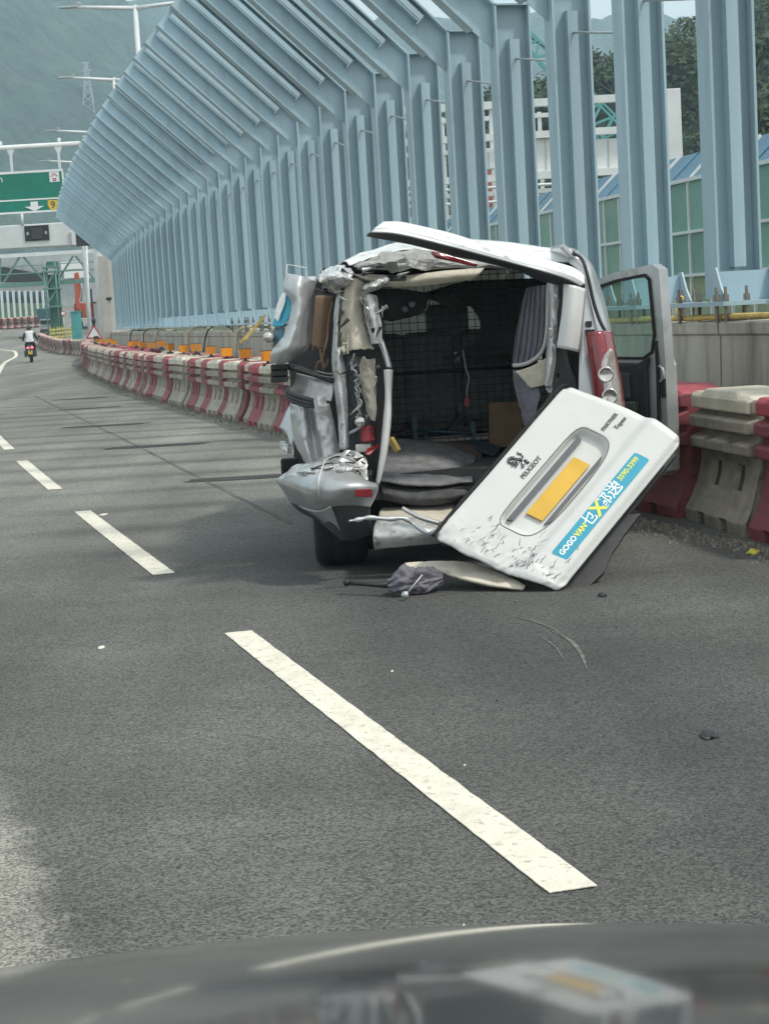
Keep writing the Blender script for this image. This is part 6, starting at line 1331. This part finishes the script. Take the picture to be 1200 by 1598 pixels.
b = MB(); b.prism([q4(118, 460), q4(123, 462), q4(127, 486), q4(124, 487), q4(118, 472)], (0, -0.25, 0)); b.build('stick', M['orange'], ex)
b = MB(); b.tube([q4(126, 434), q4(128, 452), q4(127, 470)], 0.07, 6); b.build('ram', M['galv'], ex)
b = MB(); b.box(q4(128, 486) + Vector((0.2, 1.2, 0.1)), (1.6, 2.2, 1.1)); b.build('cab', M['orange'], ex, bevel=0.08)
for sx in (-0.6, 0.9): b = MB(); b.box((q4(128, 486).x + sx, 131.2, gz(130) + 0.35), (0.4, 2.8, 0.7)); b.build('track', M['rubber'], ex, bevel=0.15)
b = MB(); b.prism([q4(124, 484), q4(129, 484), q4(129, 492), q4(125, 494)], (0, -0.5, 0)); b.build('bucket', M['dark_grey'], ex)
sp = empty('steel_pole', (q3(141, 505, 92).x, 92, gz(92))); tag(sp, 'plain grey steel pole between the excavator and the pale concrete pier', 'pole')
t0, t1 = q3(131.5, 383, 92), q3(141, 505, 92); b = MB(); b.tube([(t1.x, 92, gz(92)), ((t0.x + t1.x) / 2, 92, (gz(92) + t0.z) / 2), (t0.x + 0.12, 92, t0.z)], [0.075, 0.065, 0.05], 8); b.build('shaft', M['lamp_white'], sp)
b = MB(); b.tube([(t1.x, 92, gz(92)), (t1.x - 0.005, 92, gz(92) + 0.8)], 0.10, 8); b.build('foot', M['lamp_white'], sp)
hu = empty('site_hut', (q3(152, 500, 88).x, 89, gz(89))); tag(hu, 'grey open-framed site hut squeezed between pole and concrete pier', 'hut')
pa, pb = q3(144, 472, 88), q3(161, 500, 88)
for px in (143.5, 161): p = q3(px, 472, 88); b = MB(); b.bar((p.x, 88, gz(88)), (p.x, 88, q3(px, 450, 88).z), 0.09, 0.09); b.build('post', M['dark_grey'], hu)
b = MB(); b.box(((pa.x + pb.x) / 2, 88, pa.z), (pb.x - pa.x + 0.1, 0.1, 0.08)); b.build('lintel', M['dark_grey'], hu)
b = MB(); b.box(((pa.x + pb.x) / 2, 89.2, (gz(88) + pa.z) / 2), (pb.x - pa.x, 1.6, pa.z - gz(88) - 0.1)); b.build('back_wall', M['grey_panel'], hu)
b = MB(); b.lathe([(0, -0.05), (0.16, -0.03), (0.2, 0.03), (0.1, 0.14), (0, 0.16)], 12, q3(155, 458, 88)); b.build('dome_lamp', M['sign_white'], hu)
pr = empty('end_pier', (q3(168, 500, 69.5).x, 69.5, gz(69))); tag(pr, 'pale concrete end pier closing the row of blue frames', 'pier')
p0, p1 = q3(159.5, 500, 69.5), q3(176, 500, 69.5); zt_ = q3(165, 398, 69.5).z; b = MB(); b.box(((p0.x + p1.x) / 2, 69.9, zt_ / 2 + 0.6), (p1.x - p0.x, 0.8, zt_ - 1.2)); b.build('shaft', M['concrete_pale'], pr, bevel=0.03)
b = MB(); b.box(((p0.x + p1.x) / 2, 69.9, 0.62), (p1.x - p0.x + 0.1, 0.9, 1.25)); b.build('plinth', M['concrete'], pr)
cc = empty('cctv_camera', q3(167, 467, 69.2)); tag(cc, 'small black camera fixed to the pale concrete end pier', 'camera')
b = MB(); b.box(q3(170, 466, 69.1), (0.2, 0.14, 0.12)); b.build('housing', M['sign_black'], cc); b = MB(); b.bar(q3(168, 466, 69.1), q3(171, 472, 69.4), 0.03, 0.03); b.build('bracket', M['sign_black'], cc)
# triangular warning sign above the barriers
TD = 71.0; ts = empty('warning_sign', (q3(147, 530, TD).x, TD, gz(TD))); tag(ts, 'red bordered triangular warning sign standing above the far barriers', 'road sign')
ap, bl, brr = q3(146.5, 506.5, TD), q3(134, 528, TD), q3(161, 528.5, TD); cen = (ap + bl + brr) / 3
b = MB(); b.prism([ap, bl, brr], (0, 0.02, 0)); b.build('red_border', M['sign_red'], ts)
b = MB(); b.prism([cen + (v_ - cen) * 0.74 + Vector((0, -0.005, 0)) for v_ in (ap, bl, brr)], (0, 0.004, 0)); b.build('white_face', M['sign_white'], ts)
b = MB(); s0 = cen + Vector((0.06, -0.012, -0.14)); b.prism([s0 + Vector(q) for q in ((-0.10, 0, -0.03), (0.12, 0, -0.03), (0.14, 0, 0.0), (0.06, 0, 0.07), (0.02, 0, 0.05), (-0.05, 0, 0.06), (-0.11, 0, 0.01))], (0, 0.004, 0)); b.build('symbol', M['sign_black'], ts)
b = MB(); b.bar((cen.x, TD + 0.06, gz(TD)), (cen.x, TD + 0.06, ap.z + 0.3), 0.06, 0.06); b.build('post', M['dark_grey'], ts)
b = MB(); b.lathe([(0, 0.0), (0.08, 0.0), (0.10, 0.12), (0.05, 0.22), (0, 0.24)], 10, (cen.x, TD + 0.06, ap.z + 0.08)); b.build('flasher', M['dark_grey'], ts)

# ------------------------------------------------------------------ motorcycle and rider
MD = 82.0; mp = gnd(49, 565.5); mp = Vector((mp.x, mp.y, gz(mp.y))); MH = 0.165
bike = empty('motorcycle', mp, MH); tag(bike, 'dark scooter with two lit red tail lamps and a yellow plate, ridden away', 'motorcycle')
def B(x, y, z): q = Vector((x, y, 0)); q.rotate(Matrix.Rotation(MH, 3, 'Z')); return mp + q + Vector((0, 0, z))
def bwheel(y, name='wheel'):
    b = MB(); b.lathe([(0.14, -0.05), (0.24, -0.055), (0.28, -0.03), (0.28, 0.03), (0.24, 0.055), (0.14, 0.05), (0.0, 0.03)], 20, (0, 0, 0), 'x'); b.lathe([(0.14, -0.05), (0.0, -0.03)], 20, (0, 0, 0), 'x'); b.xform(Matrix.Translation(B(0, y, 0.28)) @ Matrix.Rotation(MH, 4, 'Z')); b.build(name, M['rubber'], bike)
bwheel(0.0); bwheel(1.35)
RZ = Matrix.Rotation(MH, 3, 'Z')
b = MB(); b.box(B(0, 0.15, 0.62), (0.30, 0.85, 0.36), RZ, taper=0.85); b.box(B(0, 0.95, 0.55), (0.34, 0.35, 0.62), RZ, taper=0.8); b.box(B(0, 0.62, 0.34), (0.30, 0.6, 0.12), RZ); b.build('body_fairing', M['helmet'], bike, bevel=0.05)
b = MB(); b.box(B(0, 0.25, 0.82), (0.27, 0.80, 0.08), RZ); b.build('saddle', M['rubber'], bike, bevel=0.03)
for sx in (-1, 1):
    b = MB(); b.box(B(sx * 0.10, -0.30, 0.70), (0.12, 0.04, 0.06), RZ); b.build('tail_lamp', M['tail_lit'], bike, bevel=0.01)
    b = MB(); b.tube([B(sx * 0.36, 0.86, 1.02), B(0.0, 0.98, 0.98)], 0.018, 6); b.build('handlebar', M['dark_grey'], bike)
    b = MB(); b.tube([B(sx * 0.32, 0.90, 1.03), B(sx * 0.40, 0.88, 1.16)], 0.01, 5); b.box(B(sx * 0.43, 0.87, 1.18), (0.13, 0.03, 0.08), RZ); b.build('mirror', M['dark_grey'], bike)
    b = MB(); b.box(B(sx * 0.22, -0.02, 0.42), (0.12, 0.55, 0.30), RZ); b.build('side_case', M['dark_grey'], bike, bevel=0.03)
b = MB(); b.box(B(0, -0.34, 0.47), (0.20, 0.02, 0.16), RZ); b.build('number_plate', M['sign_yellow'], bike)
b = MB(); b.tube([B(0, -0.1, 0.3), B(0, -0.36, 0.52)], 0.03, 5); b.box(B(0, -0.2, 0.56), (0.16, 0.3, 0.05), RZ); b.build('rear_guard', M['dark_grey'], bike)
def skin_body(verts, edges, radii, name, mats, root_i=0, sub=2):
    me = bpy.data.meshes.new(name); me.from_pydata([tuple(v_) for v_ in verts], edges, []); o = bpy.data.objects.new(name, me); COL.objects.link(o)
    md = o.modifiers.new('s', 'SKIN'); 
    for i, v_ in enumerate(me.skin_vertices[0].data): v_.radius = (radii[i], radii[i]) if not isinstance(radii[i], tuple) else radii[i]; v_.use_root = (i == root_i)
    md2 = o.modifiers.new('d', 'SUBSURF'); md2.levels = sub; md2.render_levels = sub
    bpy.context.view_layer.update(); out = bpy.data.meshes.new_from_object(o.evaluated_get(bpy.context.evaluated_depsgraph_get())); bpy.data.objects.remove(o)
    out.materials.clear()
    for m_ in mats: out.materials.append(M[m_])
    for p_ in out.polygons: p_.use_smooth = True; p_.material_index = 0
    return out
rider = empty('person', B(0, 0.2, 0.86), MH); tag(rider, 'person in white vest and dark trousers riding the scooter away', 'person')
pv = [(0, 0.15, 0.92), (0, 0.18, 1.10), (0, 0.22, 1.30), (0, 0.25, 1.42), (0, 0.28, 1.52),
      (0.13, 0.18, 0.90), (0.20, 0.55, 0.82), (0.17, 0.55, 0.42), (0.17, 0.66, 0.40),
      (-0.13, 0.18, 0.90), (-0.20, 0.55, 0.82), (-0.17, 0.55, 0.42), (-0.17, 0.66, 0.40),
      (0.19, 0.25, 1.38), (0.29, 0.42, 1.16), (0.33, 0.80, 1.05), (-0.19, 0.25, 1.38), (-0.29, 0.42, 1.16), (-0.33, 0.80, 1.05)]
pe = [(0, 1), (1, 2), (2, 3), (3, 4), (0, 5), (5, 6), (6, 7), (7, 8), (0, 9), (9, 10), (10, 11), (11, 12), (3, 13), (13, 14), (14, 15), (3, 16), (16, 17), (17, 18)]
prd = [(0.17, 0.13), (0.15, 0.11), (0.18, 0.12), (0.12, 0.09), 0.055, 0.10, 0.075, 0.055, 0.04, 0.10, 0.075, 0.055, 0.04, 0.075, 0.05, 0.04, 0.075, 0.05, 0.04]
me = skin_body([B(*q) for q in pv], pe, prd, 'body', ['cloth_dark', 'cloth_white', 'skin'])
for p_ in me.polygons:
    c = p_.center; l = Matrix.Rotation(-MH, 3, 'Z') @ (c - mp)
    if 0.98 < l.z < 1.47 and abs(l.x) < 0.19 and l.y < 0.42: p_.material_index = 1
    elif l.z > 1.46: p_.material_index = 2
place(me, 'body', rider)
b = MB(); hc = B(0, 0.31, 1.62); b.lathe([(0.0, -0.13), (0.08, -0.125), (0.125, -0.06), (0.135, 0.02), (0.115, 0.085), (0.06, 0.125), (0.0, 0.132)], 18, hc); b.build('helmet', M['helmet'], rider)
b = MB(); b.box(hc + Vector((0, 0.11, -0.03)), (0.18, 0.05, 0.09)); b.build('visor', M['sign_black'], rider, bevel=0.02)

# ------------------------------------------------------------------ glazed noise barrier on the far side
def gx(y): return 14.1 - 0.2 * y
glz = empty('glazed_barrier', (gx(30), 30, 0)); tag(glz, 'green glazed noise barrier with blue glass canopy seen through the steel frames', 'noise barrier')
ZB, ZM, ZT = 1.82, 2.72, 3.80; hd = math.atan2(0.2, 1.0)
def gp(y, off, z): return Vector((gx(y) + off, y, z))
PITCHY = 1.08
pm = MB(); pm.box((0, 0, 0), (0.03, 0.98, 0.84)); pane_lo = pm.mesh('glass_pane', M['green_glass'])
pm = MB(); pm.box((0, 0, 0), (0.03, 0.98, 1.02)); pane_hi = pm.mesh('glass_pane', M['green_glass'])
pm = MB(); pm.box((0, 0, 0), (0.9, 0.96, 0.025), Matrix.Rotation(-0.75, 3, 'Y')); pane_cv = pm.mesh('canopy_pane', M['blue_glass'])
pm = MB(); pm.box((0, 0, 0), (0.08, 1.05, 0.40)); pane_op = pm.mesh('acoustic_panel', M['green_panel'])
pm = MB(); pm.box((0, 0, ZT / 2), (0.10, 0.07, ZT)); post_m = pm.mesh('post', M['lamp_white'])
pm = MB(); pm.bar((0, 0, ZT), (0.68, 0, ZT + 0.66), 0.05, 0.07); rib_m = pm.mesh('canopy_rib', M['lamp_white'])
def gl_put(me, name, y, off, z):
    o = bpy.data.objects.new(name, me); COL.objects.link(o); o.parent = glz
    o.location = gp(y, off, z) - glz.location; o.rotation_euler = (0, 0, hd); return o
k = 0; y = 24.0
while y < 110:
    ym = y + PITCHY / 2 * math.cos(hd)
    gl_put(post_m, 'post', y, 0, 0); gl_put(pane_lo, 'glass_pane', ym, 0, (ZB + ZM) / 2); gl_put(pane_hi, 'glass_pane', ym, 0, (ZM + ZT) / 2)
    gl_put(pane_cv, 'canopy_pane', ym, 0.36, ZT + 0.34)
    if k % 2 == 0: gl_put(rib_m, 'canopy_rib', y, 0, 0)
    if y < 60:
        for z in (1.60, 1.19, 0.78): gl_put(pane_op, 'acoustic_panel', ym, 0.05, z)
    y += PITCHY * math.cos(hd); k += 1
for z, hh in ((ZB, 0.06), (ZM, 0.06), (ZT, 0.08)):
    b = MB(); b.bar(gp(23.5, -0.06, z), gp(110, -0.06, z), 0.07, hh); b.build('rail', M['lamp_white'], glz)
b = MB(); b.bar(gp(23.5, 0.1, 0.3), gp(110, 0.1, 0.3), 0.3, 0.9); b.build('plinth', M['concrete_pale'], glz)
# ------------------------------------------------------------------ white sign gantry seen through the frames
WD = 62.0
def qw(px, py, d=WD): p = at(px, py, d); return Vector((p.x, d, p.z))
wg = empty('works_gantry', (qw(1048, 260).x, WD, 0)); tag(wg, 'white steel gantry with walkway and cabinets behind the steel frames', 'gantry')
xl, xr = qw(470, 170).x, qw(1050, 160).x
for (px, py, hgt) in ((800, 162, 0.26), (800, 212, 0.24), (800, 276, 0.24), (800, 338, 0.36)):
    z = qw(px, py).z; b = MB(); b.box(((xl + xr) / 2, WD, z), (xr - xl, 0.3, hgt)); b.build('chord', M['white_steel'], wg)
z1, z2, z3, z4 = [qw(800, q).z for q in (162, 212, 276, 338)]
x = xl + 0.4; k = 0
while x < xr - 1:
    if not qw(898, 190).x < x < qw(985, 190).x:
        b = MB(); b.bar((x, WD, z2), (x, WD, z1), 0.14, 0.12); b.build('vertical', M['white_steel'], wg)
    if x < qw(700, 200).x:
        b = MB(); b.bar((x, WD, z3), (x + 0.5, WD, z2), 0.10, 0.12); b.build('brace', M['white_steel'], wg)
    b = MB(); b.bar((x, WD - 0.3, z4), (x, WD - 0.3, z4 + 1.05), 0.05, 0.05); b.build('baluster', M['white_steel'], wg)
    x += 1.25; k += 1
for dz in (0.55, 1.05): b = MB(); b.tube([(xl, WD - 0.3, z4 + dz), (xr, WD - 0.3, z4 + dz)], 0.05, 6); b.build('handrail', M['white_steel'], wg)
for (px0, px1, py0, py1) in ((814, 872, 217, 266), (902, 975, 218, 268), (990, 1032, 224, 264), (640, 668, 232, 268), (745, 772, 236, 262)):
    a, c = qw(px0, py0), qw(px1, py1); b = MB(); b.box(((a.x + c.x) / 2, WD + 0.4, (a.z + c.z) / 2), (c.x - a.x, 0.7, a.z - c.z)); cb = b.build('cabinet', M['white_steel'], wg, bevel=0.03)
    for t in (0.33, 0.66):
        b = MB(); xx = a.x + (c.x - a.x) * t; b.bar((xx, WD + 0.04, c.z + 0.05), (xx, WD + 0.04, a.z - 0.05), 0.03, 0.03); b.build('seam', M['grey_panel'], cb)
for (pxa, pya, pxb, pyb) in ((560, 182, 880, 182), (560, 232, 820, 232), (560, 300, 1030, 300)):
    a, c = qw(pxa, 170, 65), qw(pxb, 170, 65); zz = qw(800, pya, 65).z; b = MB(); b.box(((a.x + c.x) / 2, 65, zz), (c.x - a.x, 0.2, 0.16)); b.build('rear_chord', M['white_steel'], wg)
for px in range(575, 1030, 38):
    if 890 < px < 1000: continue
    a = qw(px, 170, 65); b = MB(); b.bar((a.x, 65, z4), (a.x, 65, z1), 0.14, 0.14); b.build('rear_post', M['white_steel'], wg)
a, c = qw(1039, 139), qw(1062, 262); b = MB(); b.box(((a.x + c.x) / 2, WD, a.z / 2), (0.52, 0.5, a.z)); b.build('column', M['white_steel'], wg, bevel=0.02)
for py in (144, 150, 195, 203): p = qw(1033, py); b = MB(); b.box(p, (0.45, 0.3, 0.09)); b.build('bracket', M['white_steel'], wg)
b = MB(); xx = qw(478, 300).x; b.box((xx, WD, z1 / 2), (0.4, 0.4, z1)); b.build('column', M['white_steel'], wg)
rc_ = empty('red_hoarding', qw(762, 330, 66)); tag(rc_, 'salmon red hoarding panel glimpsed between two steel columns', 'hoarding')
a, c = qw(755, 266, 66), qw(769, 332, 66); b = MB(); b.box(((a.x + c.x) / 2, 66, (a.z + c.z) / 2), (c.x - a.x, 0.12, a.z - c.z)); M['salmon'] = mat('salmon_red_panel', (0.55, 0.16, 0.13), 0.6, 0, 0.1, 2); b.build('panel', M['salmon'], rc_)
b = MB(); b.bar((c.x, 66.1, 0), (c.x, 66.1, c.z + 0.3), 0.1, 0.1); b.build('post', M['galv'], rc_)
# teal crane jib
CD = 118.0
cr_ = empty('crane', (at(960, 210, CD).x, CD, 2)); tag(cr_, 'teal lattice crane jib leaning up behind the steel frames', 'crane')
j0, j1 = at(962, 214, CD), at(816, 50, CD); ax = (j1 - j0).normalized(); nn = ax.cross(Vector((0, 1, 0))).normalized(); W2 = 0.85
b = MB()
for s1 in (-1, 1):
    for s2 in (-1, 1): b.bar(j0 + nn * s1 * W2 + Vector((0, s2 * W2, 0)), j1 + nn * s1 * W2 * 0.4 + Vector((0, s2 * W2 * 0.4, 0)), 0.13, 0.13)
b.build('jib_chord', M['crane_teal'], cr_)['kind'] = 'stuff'
b = MB(); L_ = (j1 - j0).length; n_ = 16
for k in range(n_):
    w0, w1 = W2 * (1 - 0.6 * k / n_), W2 * (1 - 0.6 * (k + 1) / n_); sA_ = 1 if k % 2 else -1
    for s2 in (-1, 1): b.bar(j0 + ax * L_ * k / n_ + nn * sA_ * w0 + Vector((0, s2 * w0, 0)), j0 + ax * L_ * (k + 1) / n_ - nn * sA_ * w1 + Vector((0, s2 * w1, 0)), 0.09, 0.09)
b.build('lattice', M['crane_teal'], cr_)['kind'] = 'stuff'
b = MB(); b.lathe([(0, -0.3), (0.5, -0.3), (0.5, 0.3), (0, 0.3)], 12, j1, 'y'); b.build('sheave', M['dark_grey'], cr_)
b = MB(); bx_ = at(965, 215, CD); b.box((bx_.x + 1.2, CD, (bx_.z) / 2 + 0.5), (2.4, 2.6, max(1.0, bx_.z + 1.0))); b.build('crane_body', M['crane_teal'], cr_, bevel=0.1)
b = MB(); b.tube([j1, Vector((bx_.x + 2.2, CD, bx_.z + 1.2))], 0.05, 5); b.build('pendant', M['dark_grey'], cr_)
# pylon on the hill
d = 450.0
while d < 1600 and at(140, 190, d).z > h_big(at(140, 190, d).x, d): d += 10
pb_ = at(141, 192, d); hgt = 97 * d / FPX; py_ = empty('pylon', pb_ - Vector((0, 0, 2))); tag(py_, 'pale lattice electricity pylon standing on the hazy hillside', 'pylon')
b = MB(); w0 = 11.5 * d / FPX; r0 = 0.24 * d / 700
def pyl(t, sx, sy): ww = w0 * (1 - t) ** 1.3 * 0.92 + w0 * 0.16; return pb_ + Vector((sx * ww, sy * ww, hgt * t - 2))
for sx in (-1, 1):
    for sy in (-1, 1): b.tube([pyl(t / 8, sx, sy) for t in range(9)], r0, 4, smooth=False)
for k in range(8):
    for sy in (-1, 1): b.tube([pyl(k / 8, -1, sy), pyl((k + 1) / 8, 1, sy)], r0 * 0.6, 4, smooth=False); b.tube([pyl(k / 8, 1, sy), pyl((k + 1) / 8, -1, sy)], r0 * 0.6, 4, smooth=False)
b.build('lattice_tower', M['pylon'], py_)['kind'] = 'stuff'
for t, ww in ((0.70, 1.0), (0.82, 0.8), (0.94, 0.6)):
    b = MB(); c = pb_ + Vector((0, 0, hgt * t)); b.bar(c - Vector((w0 * 0.75 * ww, 0, 0)), c + Vector((w0 * 0.75 * ww, 0, 0)), r0 * 2.5, r0 * 2.5); b.build('crossarm', M['pylon'], py_)

# ------------------------------------------------------------------ thin warm haze over the valley
hm = bpy.data.materials.new('haze'); hm.use_nodes = True; hn = hm.node_tree.nodes; hl = hm.node_tree.links; hn.clear()
ho = hn.new('ShaderNodeOutputMaterial'); hv = hn.new('ShaderNodeVolumePrincipled')
hv.inputs['Color'].default_value = (0.64, 0.86, 0.97, 1); hv.inputs['Density'].default_value = 0.00058; hv.inputs['Anisotropy'].default_value = 0.1
hl.new(hv.outputs[0], ho.inputs['Volume'])
b = MB(); b.box((150, 820, 222), (2500, 1760, 456)); hz_ = b.build('haze', hm); tag(hz_, kind='stuff')
